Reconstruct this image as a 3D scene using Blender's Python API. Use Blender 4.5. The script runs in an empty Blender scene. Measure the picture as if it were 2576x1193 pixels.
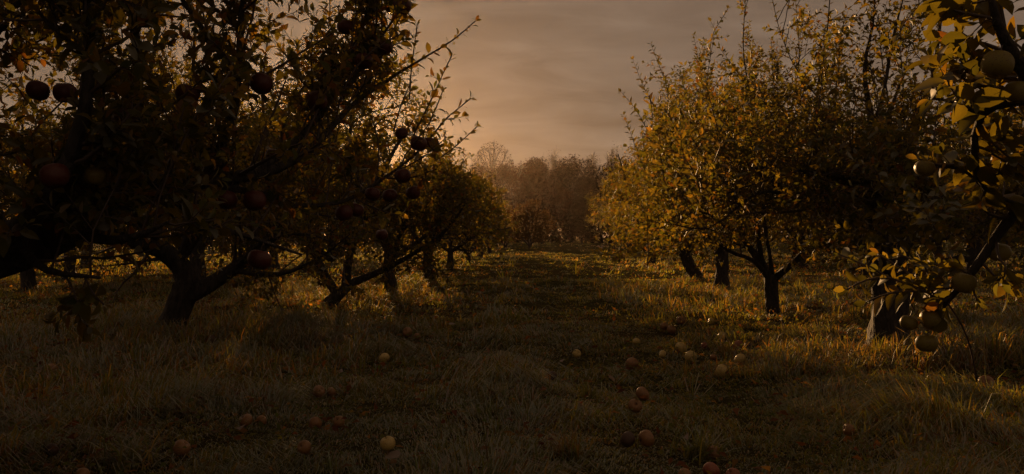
import bpy, math, random
import numpy as np
from mathutils import Vector, noise

# ---------------------------------------------------------------- camera, sky, sun, exposure
sc = bpy.context.scene
COL = sc.collection
W0, H0 = 2576.0, 1193.0            # pixel units used when reading positions off the photograph
LENS = 30.0
F = LENS / 36.0 * W0
CAM_H = 0.9

cam = bpy.data.cameras.new('camera')
cam_o = bpy.data.objects.new('camera', cam)
COL.objects.link(cam_o)
sc.camera = cam_o
cam.lens = LENS
cam.sensor_width = 36.0
cam.clip_start = 0.05
cam.clip_end = 3000.0
cam_o.location = (0.0, 0.0, CAM_H)
cam_o.rotation_euler = (math.pi / 2, 0.0, 0.0)

SUN_AZ = -9.7                       # degrees from +Y, negative to the left
SUN_EL = 7.0

wd = bpy.data.worlds.new('World')
sc.world = wd
wd.use_nodes = True
nt = wd.node_tree
sky = nt.nodes.new('ShaderNodeTexSky')
sky.sky_type = 'NISHITA'
sky.sun_disc = False
sky.sun_elevation = math.radians(SUN_EL)
sky.sun_rotation = math.radians(SUN_AZ)
sky.air_density = 1.0
sky.dust_density = 2.0
sky.ozone_density = 1.0
# thin high cloud veil over the whole sky: stretched noise streaks on a flat cloud deck
geo = nt.nodes.new('ShaderNodeTexCoord')
sep = nt.nodes.new('ShaderNodeSeparateXYZ')
nt.links.new(geo.outputs['Generated'], sep.inputs[0])
zc = nt.nodes.new('ShaderNodeMath'); zc.operation = 'MAXIMUM'; zc.inputs[1].default_value = 0.0
nt.links.new(sep.outputs['Z'], zc.inputs[0])
za = nt.nodes.new('ShaderNodeMath'); za.operation = 'ADD'; za.inputs[1].default_value = 0.22
nt.links.new(zc.outputs[0], za.inputs[0])
dx = nt.nodes.new('ShaderNodeMath'); dx.operation = 'DIVIDE'
dy = nt.nodes.new('ShaderNodeMath'); dy.operation = 'DIVIDE'
nt.links.new(sep.outputs['X'], dx.inputs[0]); nt.links.new(za.outputs[0], dx.inputs[1])
nt.links.new(sep.outputs['Y'], dy.inputs[0]); nt.links.new(za.outputs[0], dy.inputs[1])
cmb = nt.nodes.new('ShaderNodeCombineXYZ')
nt.links.new(dx.outputs[0], cmb.inputs[0]); nt.links.new(dy.outputs[0], cmb.inputs[1])
mp = nt.nodes.new('ShaderNodeMapping')
mp.inputs['Rotation'].default_value = (0, 0, math.radians(-28))
mp.inputs['Scale'].default_value = (0.9, 1.9, 1)
nt.links.new(cmb.outputs[0], mp.inputs[0])
nz = nt.nodes.new('ShaderNodeTexNoise')
nz.inputs['Scale'].default_value = 2.6
nz.inputs['Detail'].default_value = 5.0
nz.inputs['Roughness'].default_value = 0.5
nz.inputs['Distortion'].default_value = 0.6
nt.links.new(mp.outputs[0], nz.inputs['Vector'])
vr = nt.nodes.new('ShaderNodeValToRGB')
vr.color_ramp.elements[0].position = 0.30
vr.color_ramp.elements[0].color = (0.100, 0.064, 0.042, 1)
vr.color_ramp.elements[1].position = 0.72
vr.color_ramp.elements[1].color = (0.168, 0.116, 0.081, 1)
nt.links.new(nz.outputs['Fac'], vr.inputs[0])
sk = nt.nodes.new('ShaderNodeMix'); sk.data_type = 'RGBA'; sk.blend_type = 'MULTIPLY'
sk.inputs['Factor'].default_value = 1.0
nt.links.new(sky.outputs[0], sk.inputs['A'])
sk.inputs['B'].default_value = (0.080, 0.066, 0.062, 1)
bgs = nt.nodes['Background']
bgs.inputs['Strength'].default_value = 0.10
bgv = nt.nodes.new('ShaderNodeBackground')
bgv.inputs['Strength'].default_value = 1.0
nt.links.new(sky.outputs[0], bgs.inputs['Color'])
nt.links.new(vr.outputs[0], bgv.inputs['Color'])
mxs = nt.nodes.new('ShaderNodeMixShader')
mxs.inputs[0].default_value = 0.988          # share of the veil
nt.links.new(bgs.outputs[0], mxs.inputs[1]); nt.links.new(bgv.outputs[0], mxs.inputs[2])
nt.links.new(mxs.outputs[0], nt.nodes['World Output'].inputs['Surface'])
nt.nodes.remove(sk)

sun = bpy.data.lights.new('sun', 'SUN')
sun.energy = 5.0
sun.angle = math.radians(0.6)
sun.color = (1.0, 0.56, 0.23)
sun_o = bpy.data.objects.new('sun', sun)
COL.objects.link(sun_o)
SUN_DIR = Vector((math.sin(math.radians(SUN_AZ)) * math.cos(math.radians(SUN_EL)),
                  math.cos(math.radians(SUN_AZ)) * math.cos(math.radians(SUN_EL)),
                  math.sin(math.radians(SUN_EL))))
sun_o.rotation_euler = SUN_DIR.to_track_quat('Z', 'Y').to_euler()
sun_o.location = SUN_DIR * 60

vs = sc.view_settings
vs.view_transform = 'Standard'
vs.look = 'None'
vs.exposure = 0.42
vs.gamma = 1.0
vs.use_curve_mapping = False
cy = sc.cycles
cy.use_denoising = True
cy.max_bounces = 6
cy.diffuse_bounces = 3
cy.glossy_bounces = 2
cy.transmission_bounces = 4
cy.transparent_max_bounces = 4
cy.volume_bounces = 0
cy.caustics_reflective = False
cy.caustics_refractive = False
cy.sample_clamp_indirect = 3.0

# ---------------------------------------------------------------- helpers
rng = np.random.default_rng(11)
random.seed(5)
UP = np.array((0.0, 0.0, 1.0))


def P(x, y, d):
    return np.array(((x - W0 / 2) / F * d, d, CAM_H - (y - H0 / 2) / F * d))


def to_px(p):
    return W0 / 2 + p[0] / p[1] * F, H0 / 2 - (p[2] - CAM_H) / p[1] * F


def gz(x, y):
    """height of the ground (numpy friendly)"""
    return (0.030 * np.sin(0.9 * x + 0.4 * y + 1.0) + 0.022 * np.sin(1.7 * y - 0.8 * x)
            + 0.018 * np.sin(2.9 * x + 1.3 * y + 2.0) + 0.012 * np.sin(4.3 * y + 2.1 * x)
            + 0.010 * np.sin(6.1 * x - 3.7 * y)) * np.clip(y / 3.0, 0.3, 1.0)


def norm(v):
    n = np.linalg.norm(v)
    return v / n if n > 1e-9 else np.array((0.0, 0.0, 1.0))


def tag(o, label=None, cat=None, group=None, kind=None):
    if label: o['label'] = label
    if cat: o['category'] = cat
    if group: o['group'] = group
    if kind: o['kind'] = kind
    return o


def link(name, me, mat=None, parent=None, loc=None):
    o = bpy.data.objects.new(name, me)
    COL.objects.link(o)
    if mat is not None and not me.materials:
        me.materials.append(mat)
    if parent is not None:
        o.parent = parent
    if loc is not None:
        o.location = loc
    return o


def empty(name, loc):
    o = bpy.data.objects.new(name, None)
    COL.objects.link(o)
    o.empty_display_size = 0.1
    o.location = loc
    return o


def mesh_np(name, verts, faces, attr=None, smooth=True):
    """verts Nx3; faces: list of (M,k) int arrays; attr: per-vertex colour Nx3"""
    me = bpy.data.meshes.new(name)
    verts = np.asarray(verts, dtype=np.float32)
    me.vertices.add(len(verts))
    me.vertices.foreach_set('co', verts.ravel())
    faces = [np.asarray(f, dtype=np.int32) for f in faces if len(f)]
    tot = sum(f.size for f in faces)
    npoly = sum(len(f) for f in faces)
    me.loops.add(tot)
    me.loops.foreach_set('vertex_index', np.concatenate([f.ravel() for f in faces]))
    me.polygons.add(npoly)
    sizes = np.concatenate([np.full(len(f), f.shape[1], dtype=np.int32) for f in faces])
    starts = np.concatenate(([0], np.cumsum(sizes)[:-1])).astype(np.int32)
    me.polygons.foreach_set('loop_start', starts)
    if smooth:
        me.polygons.foreach_set('use_smooth', np.ones(npoly, dtype=bool))
    if attr is not None:
        a = me.attributes.new('tint', 'FLOAT_COLOR', 'POINT')
        c = np.ones((len(verts), 4), dtype=np.float32)
        c[:, :3] = attr
        a.data.foreach_set('color', c.ravel())
    me.update(calc_edges=True)
    return me


class Tubes:
    """many tapered tubes gathered into one mesh"""
    cache = {}

    def __init__(self):
        self.v = []; self.q = []; self.t = []; self.n = 0

    def add(self, pts, rad, sides=5, lump=0.0, seed=0.0, cap=True):
        pts = np.asarray(pts, float)
        rad = np.asarray(rad, float)
        n = len(pts)
        tan = np.empty_like(pts)
        tan[1:-1] = pts[2:] - pts[:-2]; tan[0] = pts[1] - pts[0]; tan[-1] = pts[-1] - pts[-2]
        tan /= np.maximum(np.sqrt((tan * tan).sum(1, keepdims=True)), 1e-9)
        ref = np.zeros(3); ref[int(np.argmin(np.abs(tan).max(0)))] = 1.0
        u = ref - tan * (tan @ ref)[:, None]
        u /= np.maximum(np.sqrt((u * u).sum(1, keepdims=True)), 1e-9)
        w = np.stack((tan[:, 1] * u[:, 2] - tan[:, 2] * u[:, 1], tan[:, 2] * u[:, 0] - tan[:, 0] * u[:, 2], tan[:, 0] * u[:, 1] - tan[:, 1] * u[:, 0]), 1)
        ang = np.arange(sides) * (2 * math.pi / sides)
        ca, sa = np.cos(ang), np.sin(ang)
        R = np.repeat(rad[:, None], sides, 1)
        if lump:
            R = R * np.array([[1 + lump * 1.3 * noise.noise((c * 1.6 + seed, s * 1.6, i * 0.23 + seed)) + lump * 0.6 * noise.noise((c * 4 + seed, s * 4, i * 0.9))
                               for c, s in zip(ca, sa)] for i in range(n)])
        ring = pts[:, None, :] + (R * ca)[:, :, None] * u[:, None, :] + (R * sa)[:, :, None] * w[:, None, :]
        self.v.append(ring.reshape(-1, 3))
        b = self.n
        key = (n, sides)
        if key not in Tubes.cache:
            j = np.arange(sides); j2 = (j + 1) % sides
            o = (np.arange(n - 1) * sides)[:, None]
            Tubes.cache[key] = np.stack((o + j, o + j2, o + sides + j2, o + sides + j), 2).reshape(-1, 4)
        self.q.append(Tubes.cache[key] + b)
        self.n += n * sides
        if cap:
            j = np.arange(sides); j2 = (j + 1) % sides
            self.v.append(np.array([pts[-1] + tan[-1] * rad[-1] * 0.6])); k = self.n; self.n += 1
            o = b + (n - 1) * sides
            self.t.append(np.stack((o + j, o + j2, np.full(sides, k)), 1))

    def mesh(self, name, origin=(0, 0, 0)):
        v = np.concatenate(self.v) - np.asarray(origin)
        f = []
        if self.q: f.append(np.concatenate(self.q))
        if self.t: f.append(np.concatenate(self.t))
        return mesh_np(name, v, f)


# ---------------------------------------------------------------- materials
def mat_new(name):
    m = bpy.data.materials.new(name)
    m.use_nodes = True
    n = m.node_tree.nodes
    b = n['Principled BSDF']
    return m, m.node_tree, n, m.node_tree.links, b


def ramp(n, stops):
    r = n.new('ShaderNodeValToRGB')
    while len(r.color_ramp.elements) < len(stops):
        r.color_ramp.elements.new(0.5)
    for e, (p, c) in zip(r.color_ramp.elements, stops):
        e.position = p
        e.color = (*c, 1)
    return r


def mat_leaf(name, use_attr=True, stops=None, transl=0.45, gloss=0.10, rough=0.42):
    m, t, n, L, b = mat_new(name)
    n.remove(b)
    out = n['Material Output']
    if use_attr:
        a = n.new('ShaderNodeAttribute'); a.attribute_name = 'tint'
        col = a.outputs['Color']
    else:
        oi = n.new('ShaderNodeObjectInfo')
        r = ramp(n, stops)
        L.new(oi.outputs['Random'], r.inputs[0])
        # veins and mottling of the blade
        tc = n.new('ShaderNodeTexCoord')
        nz = n.new('ShaderNodeTexNoise'); nz.inputs['Scale'].default_value = 60; nz.inputs['Detail'].default_value = 4
        L.new(tc.outputs['Object'], nz.inputs['Vector'])
        mx = n.new('ShaderNodeMix'); mx.data_type = 'RGBA'; mx.blend_type = 'MULTIPLY'; mx.inputs['Factor'].default_value = 0.7
        r2 = ramp(n, [(0.3, (0.55, 0.5, 0.4)), (0.65, (1.1, 1.1, 1.0))])
        L.new(nz.outputs['Fac'], r2.inputs[0])
        L.new(r.outputs[0], mx.inputs['A']); L.new(r2.outputs[0], mx.inputs['B'])
        col = mx.outputs['Result']
    d = n.new('ShaderNodeBsdfDiffuse'); L.new(col, d.inputs['Color'])
    tr = n.new('ShaderNodeBsdfTranslucent')
    hs = n.new('ShaderNodeMix'); hs.data_type = 'RGBA'; hs.blend_type = 'MULTIPLY'; hs.inputs['Factor'].default_value = 1.0
    hs.inputs['B'].default_value = (2.4, 1.85, 0.55, 1)      # light passing a leaf comes out yellower
    L.new(col, hs.inputs['A']); L.new(hs.outputs['Result'], tr.inputs['Color'])
    m1 = n.new('ShaderNodeMixShader'); m1.inputs[0].default_value = transl
    L.new(d.outputs[0], m1.inputs[1]); L.new(tr.outputs[0], m1.inputs[2])
    g = n.new('ShaderNodeBsdfGlossy'); g.inputs['Roughness'].default_value = rough
    g.inputs['Color'].default_value = (0.8, 0.8, 0.8, 1)
    fr = n.new('ShaderNodeFresnel'); fr.inputs['IOR'].default_value = 1.4
    ml = n.new('ShaderNodeMath'); ml.operation = 'MULTIPLY'; ml.inputs[1].default_value = gloss * 5
    L.new(fr.outputs[0], ml.inputs[0])
    m2 = n.new('ShaderNodeMixShader')
    L.new(ml.outputs[0], m2.inputs[0]); L.new(m1.outputs[0], m2.inputs[1]); L.new(g.outputs[0], m2.inputs[2])
    L.new(m2.outputs[0], out.inputs['Surface'])
    return m


def mat_bark():
    m, t, n, L, b = mat_new('bark')
    tc = n.new('ShaderNodeTexCoord')
    mp = n.new('ShaderNodeMapping'); mp.inputs['Scale'].default_value = (9, 9, 2.6)
    L.new(tc.outputs['Object'], mp.inputs[0])
    a = n.new('ShaderNodeTexNoise'); a.inputs['Scale'].default_value = 2.5; a.inputs['Detail'].default_value = 8; a.inputs['Roughness'].default_value = 0.65
    L.new(mp.outputs[0], a.inputs['Vector'])
    v = n.new('ShaderNodeTexVoronoi'); v.inputs['Scale'].default_value = 3.0; v.feature = 'DISTANCE_TO_EDGE'
    L.new(mp.outputs[0], v.inputs['Vector'])
    r = ramp(n, [(0.25, (0.018, 0.014, 0.011)), (0.55, (0.055, 0.043, 0.033)), (0.75, (0.12, 0.10, 0.08))])
    L.new(a.outputs['Fac'], r.inputs[0])
    L.new(r.outputs[0], b.inputs['Base Color'])
    b.inputs['Roughness'].default_value = 0.85
    ad = n.new('ShaderNodeMath'); ad.operation = 'ADD'
    L.new(a.outputs['Fac'], ad.inputs[0]); L.new(v.outputs['Distance'], ad.inputs[1])
    bp = n.new('ShaderNodeBump'); bp.inputs['Strength'].default_value = 1.0; bp.inputs['Distance'].default_value = 0.05
    L.new(ad.outputs[0], bp.inputs['Height']); L.new(bp.outputs[0], b.inputs['Normal'])
    return m


def mat_twig():
    m, t, n, L, b = mat_new('twig_bark')
    tc = n.new('ShaderNodeTexCoord')
    a = n.new('ShaderNodeTexNoise'); a.inputs['Scale'].default_value = 14; a.inputs['Detail'].default_value = 4
    L.new(tc.outputs['Object'], a.inputs['Vector'])
    r = ramp(n, [(0.3, (0.035, 0.023, 0.016)), (0.7, (0.09, 0.058, 0.04))])
    L.new(a.outputs['Fac'], r.inputs[0]); L.new(r.outputs[0], b.inputs['Base Color'])
    b.inputs['Roughness'].default_value = 0.55
    return m


def mat_apple(name, base, blush, amt, spec=0.5, rough=0.28):
    m, t, n, L, b = mat_new(name)
    tc = n.new('ShaderNodeTexCoord')
    mp = n.new('ShaderNodeMapping'); mp.inputs['Scale'].default_value = (40, 40, 9)
    L.new(tc.outputs['Object'], mp.inputs[0])
    st = n.new('ShaderNodeTexNoise'); st.inputs['Scale'].default_value = 2.2; st.inputs['Detail'].default_value = 3
    L.new(mp.outputs[0], st.inputs['Vector'])
    oi = n.new('ShaderNodeObjectInfo')
    big = n.new('ShaderNodeTexNoise'); big.noise_dimensions = '4D'; big.inputs['Scale'].default_value = 11; big.inputs['Detail'].default_value = 2
    L.new(tc.outputs['Object'], big.inputs['Vector'])
    mw = n.new('ShaderNodeMath'); mw.operation = 'MULTIPLY'; mw.inputs[1].default_value = 37
    L.new(oi.outputs['Random'], mw.inputs[0]); L.new(mw.outputs[0], big.inputs['W'])
    ad = n.new('ShaderNodeMath'); ad.operation = 'ADD'
    L.new(st.outputs['Fac'], ad.inputs[0]); L.new(big.outputs['Fac'], ad.inputs[1])
    r = ramp(n, [(0.5 + 0.35 * (0.5 - amt), base), (min(0.99, 0.62 + 0.35 * (0.5 - amt)), blush)])
    mh = n.new('ShaderNodeMath'); mh.operation = 'MULTIPLY'; mh.inputs[1].default_value = 0.5
    L.new(ad.outputs[0], mh.inputs[0]); L.new(mh.outputs[0], r.inputs[0])
    # pale lenticels and brown scuffs
    vo = n.new('ShaderNodeTexVoronoi'); vo.inputs['Scale'].default_value = 190
    L.new(tc.outputs['Object'], vo.inputs['Vector'])
    rl = ramp(n, [(0.10, (1.5, 1.4, 1.2)), (0.2, (1, 1, 1))])
    L.new(vo.outputs['Distance'], rl.inputs[0])
    m1 = n.new('ShaderNodeMix'); m1.data_type = 'RGBA'; m1.blend_type = 'MULTIPLY'; m1.inputs['Factor'].default_value = 0.6
    L.new(r.outputs[0], m1.inputs['A']); L.new(rl.outputs[0], m1.inputs['B'])
    sp = n.new('ShaderNodeTexNoise'); sp.noise_dimensions = '4D'; sp.inputs['Scale'].default_value = 22; sp.inputs['Detail'].default_value = 5
    L.new(tc.outputs['Object'], sp.inputs['Vector']); L.new(mw.outputs[0], sp.inputs['W'])
    rs = ramp(n, [(0.55, (0, 0, 0)), (0.66, (1, 1, 1))])
    L.new(sp.outputs['Fac'], rs.inputs[0])
    m2 = n.new('ShaderNodeMix'); m2.data_type = 'RGBA'; m2.inputs['B'].default_value = (0.09, 0.05, 0.025, 1)
    L.new(rs.outputs[0], m2.inputs['Factor']); L.new(m1.outputs['Result'], m2.inputs['A'])
    L.new(m2.outputs['Result'], b.inputs['Base Color'])
    b.inputs['Roughness'].default_value = rough
    b.inputs['Specular IOR Level'].default_value = spec
    bp = n.new('ShaderNodeBump'); bp.inputs['Strength'].default_value = 0.15; bp.inputs['Distance'].default_value = 0.004
    L.new(sp.outputs['Fac'], bp.inputs['Height']); L.new(bp.outputs[0], b.inputs['Normal'])
    return m


def mat_ground():
    m, t, n, L, b = mat_new('soil_and_thatch')
    g = n.new('ShaderNodeNewGeometry')
    a = n.new('ShaderNodeTexNoise'); a.inputs['Scale'].default_value = 0.35; a.inputs['Detail'].default_value = 6
    c = n.new('ShaderNodeTexNoise'); c.inputs['Scale'].default_value = 14; c.inputs['Detail'].default_value = 8; c.inputs['Roughness'].default_value = 0.7
    L.new(g.outputs['Position'], a.inputs['Vector']); L.new(g.outputs['Position'], c.inputs['Vector'])
    r1 = ramp(n, [(0.35, (0.070, 0.070, 0.027)), (0.5, (0.082, 0.072, 0.030)), (0.65, (0.100, 0.075, 0.034))])
    r2 = ramp(n, [(0.3, (0.45, 0.42, 0.4)), (0.7, (1.25, 1.2, 1.1))])
    L.new(a.outputs['Fac'], r1.inputs[0]); L.new(c.outputs['Fac'], r2.inputs[0])
    mx = n.new('ShaderNodeMix'); mx.data_type = 'RGBA'; mx.blend_type = 'MULTIPLY'; mx.inputs['Factor'].default_value = 1
    L.new(r1.outputs[0], mx.inputs['A']); L.new(r2.outputs[0], mx.inputs['B'])
    L.new(mx.outputs['Result'], b.inputs['Base Color'])
    b.inputs['Roughness'].default_value = 0.95
    b.inputs['Specular IOR Level'].default_value = 0.0
    bp = n.new('ShaderNodeBump'); bp.inputs['Strength'].default_value = 1.0; bp.inputs['Distance'].default_value = 0.05
    L.new(c.outputs['Fac'], bp.inputs['Height']); L.new(bp.outputs[0], b.inputs['Normal'])
    return m


M_LEAF = mat_leaf('apple_foliage', True, transl=0.5, gloss=0.035, rough=0.65)
M_WOOD = mat_leaf('woodland_foliage', True, transl=0.10, gloss=0.005)
M_GRASS = mat_leaf('grass_blades', True, transl=0.45, gloss=0.034, rough=0.6)
M_LEAFG = mat_leaf('apple_leaf_green', False,
                   [(0.0, (0.055, 0.060, 0.016)), (0.6, (0.088, 0.084, 0.021)), (0.88, (0.115, 0.105, 0.022)), (1.0, (0.15, 0.095, 0.024))], transl=0.5, gloss=0.02, rough=0.6)
M_LEAFD = mat_leaf('fallen_leaf_brown', False,
                   [(0.0, (0.14, 0.075, 0.03)), (0.5, (0.18, 0.10, 0.042)), (1.0, (0.12, 0.05, 0.025))], transl=0.25, gloss=0.03)
M_BARK = mat_bark()
M_TWIG = mat_twig()
M_GROUND = mat_ground()
M_RED = mat_apple('apple_skin_red', (0.085, 0.028, 0.016), (0.070, 0.012, 0.009), 0.75, spec=0.3, rough=0.42)
M_GREEN = mat_apple('apple_skin_green', (0.170, 0.130, 0.022), (0.19, 0.105, 0.020), 0.4, spec=0.28, rough=0.45)
M_YEL = mat_apple('apple_skin_windfall', (0.50, 0.36, 0.11), (0.42, 0.21, 0.07), 0.4, rough=0.4)
M_ORG = mat_apple('apple_skin_russet', (0.25, 0.125, 0.040), (0.20, 0.066, 0.028), 0.5, rough=0.45)
M_WRED = mat_apple('apple_skin_windfall_red', (0.26, 0.09, 0.035), (0.24, 0.035, 0.022), 0.6, rough=0.4)
M_ROT = mat_apple('apple_skin_rotten', (0.065, 0.032, 0.018), (0.045, 0.02, 0.012), 0.5, rough=0.6)

# ---------------------------------------------------------------- ground
def build_ground():
    u = np.linspace(-1, 1, 180)
    xs = np.sinh(u * 5.6) / math.sinh(5.6) * 900
    v = np.linspace(0, 1, 260)
    ys = -40 + 40 * np.clip(v / 0.12, 0, 1)
    vv = np.clip((v - 0.12) / 0.88, 0, 1)
    ys = ys + np.sinh(vv * 5.6) / math.sinh(5.6) * 1800
    X, Y = np.meshgrid(xs, ys)
    Z = gz(X, Y) - 0.004
    Z = np.where(Y < 0, gz(X, np.abs(Y)) * 0.3, Z)
    V = np.stack((X, Y, Z), -1).reshape(-1, 3)
    nx, ny = len(xs), len(ys)
    i = np.arange(nx - 1); j = np.arange(ny - 1)
    I, J = np.meshgrid(i, j)
    a = (J * nx + I).ravel()
    me = mesh_np('ground', V, [np.stack((a, a + 1, a + nx + 1, a + nx), 1)])
    tag(link('ground', me, M_GROUND), kind='structure')


build_ground()

# ---------------------------------------------------------------- leaves
# template of a leaf: x along the midrib (0..1), y across, z out of the blade
LT_HI = np.array([(0, 0, 0), (.22, .19, .03), (.22, 0, -.01), (.22, -.19, .03), (.5, .27, .035), (.5, 0, -.035), (.5, -.27, .035),
                  (.78, .18, -.03), (.78, 0, -.09), (.78, -.18, -.03), (1, 0, -.19)], float)
LF_HI = [np.array([(0, 2, 1), (0, 3, 2), (7, 8, 10), (8, 9, 10)]), np.array([(1, 2, 5, 4), (2, 3, 6, 5), (4, 5, 8, 7), (5, 6, 9, 8)])]
LT_MD = np.array([(0, 0, 0), (.45, .27, .05), (.5, 0, -.03), (.45, -.27, .05), (1, 0, -.16)], float)
LF_MD = [np.array([(0, 2, 1), (0, 3, 2), (1, 2, 4), (2, 3, 4)])]
LT_LO = np.array([(0, 0, 0), (.45, .28, .03), (1, 0, -.12), (.45, -.28, .03)], float)
LF_LO = [np.array([(0, 3, 2, 1)])]


def leaves_mesh(name, pos, dirs, nor, size, tint, detail, origin):
    T, Fs = {'hi': (LT_HI, LF_HI), 'md': (LT_MD, LF_MD), 'lo': (LT_LO, LF_LO)}[detail]
    n = len(pos)
    dirs = dirs / np.linalg.norm(dirs, axis=1, keepdims=True)
    side = np.cross(nor, dirs)
    side /= np.maximum(np.linalg.norm(side, axis=1, keepdims=True), 1e-6)
    nn = np.cross(dirs, side)
    wid = rng.uniform(0.75, 1.2, n); curl = rng.uniform(0.2, 2.4, n)
    V = (pos[:, None, :] + T[None, :, 0, None] * dirs[:, None, :] * size[:, None, None]
         + T[None, :, 1, None] * side[:, None, :] * (size * wid)[:, None, None]
         + T[None, :, 2, None] * nn[:, None, :] * (size * curl)[:, None, None])
    k = len(T)
    off = (np.arange(n) * k)[:, None, None]
    faces = [(f[None] + off).reshape(-1, f.shape[1]) for f in Fs]
    C = np.repeat(tint[:, None, :], k, axis=1).reshape(-1, 3)
    return mesh_np(name, V.reshape(-1, 3) - np.asarray(origin), faces, C)


def leaf_part_mesh(name, seed):
    """one well formed apple leaf, 1 m long, toothed edge, with a stalk"""
    r = random.Random(seed)
    rows = 7
    vs_, fs = [], []
    bend = r.uniform(0.15, 0.5); fold = r.uniform(0.10, 0.32); tw = r.uniform(-0.3, 0.3)
    for i in range(rows):
        t = i / (rows - 1)
        w = 0.285 * (math.sin(math.pi * t ** 0.82)) ** 0.8 + 0.004
        z = -bend * t * t
        wob = 0.025 * math.sin(5 * t + seed)
        for s in (-1, -0.55, 0, 0.55, 1):
            y = s * w * (1 + (0.07 if (i % 2 and abs(s) == 1) else 0))
            zz = z + fold * abs(y) + (wob + r.uniform(-.012, .012)) * abs(s)
            a = tw * t
            vs_.append((t, y * math.cos(a) - zz * math.sin(a), y * math.sin(a) + zz * math.cos(a)))
    for i in range(rows - 1):
        for j in range(4):
            a = i * 5 + j
            fs.append((a, a + 1, a + 6, a + 5))
    b = len(vs_)
    vs_ += [(-0.28, -0.012, 0.05), (-0.28, 0.012, 0.05), (0.02, 0.014, 0.006), (0.02, -0.014, 0.006)]
    fs.append((b, b + 1, b + 2, b + 3))
    me = mesh_np(name, vs_, [np.array(fs)])
    me.materials.append(M_LEAFG)
    return me


LEAF_ME = [leaf_part_mesh('leaf', s) for s in (1, 2, 3, 4, 5, 6)]


def add_leaf_part(root, pos, d, nrm, size, me=None):
    d = Vector(d).normalized(); nrm = Vector(nrm)
    s = nrm.cross(d)
    if s.length < 1e-4: s = Vector((1, 0, 0)).cross(d)
    s.normalize(); nn = d.cross(s)
    o = bpy.data.objects.new('leaf', me or random.choice(LEAF_ME))
    COL.objects.link(o)
    o.parent = root
    q = np.array((d, s, nn)).T
    from mathutils import Matrix
    M = Matrix(((q[0][0], q[0][1], q[0][2]), (q[1][0], q[1][1], q[1][2]), (q[2][0], q[2][1], q[2][2]))).to_4x4()
    o.rotation_euler = M.to_euler()
    o.scale = (size, size, size)
    o.location = Vector(pos) - Vector(root.location)
    return o


def tints(n, r, palette, weights):
    pal = np.array(palette); idx = r.choice(len(pal), n, p=np.array(weights) / sum(weights))
    c = pal[idx] * r.uniform(0.75, 1.25, (n, 1)) * r.uniform(0.92, 1.08, (n, 3))
    return c


PAL = [(0.064, 0.070, 0.022), (0.092, 0.090, 0.026), (0.130, 0.108, 0.030), (0.155, 0.108, 0.032), (0.130, 0.070, 0.026)]
PW_GREEN = (2.5, 5, 5, 2.2, 1.4)
PW_AUT = (4, 5, 4, 1.4, 0.6)


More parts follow.
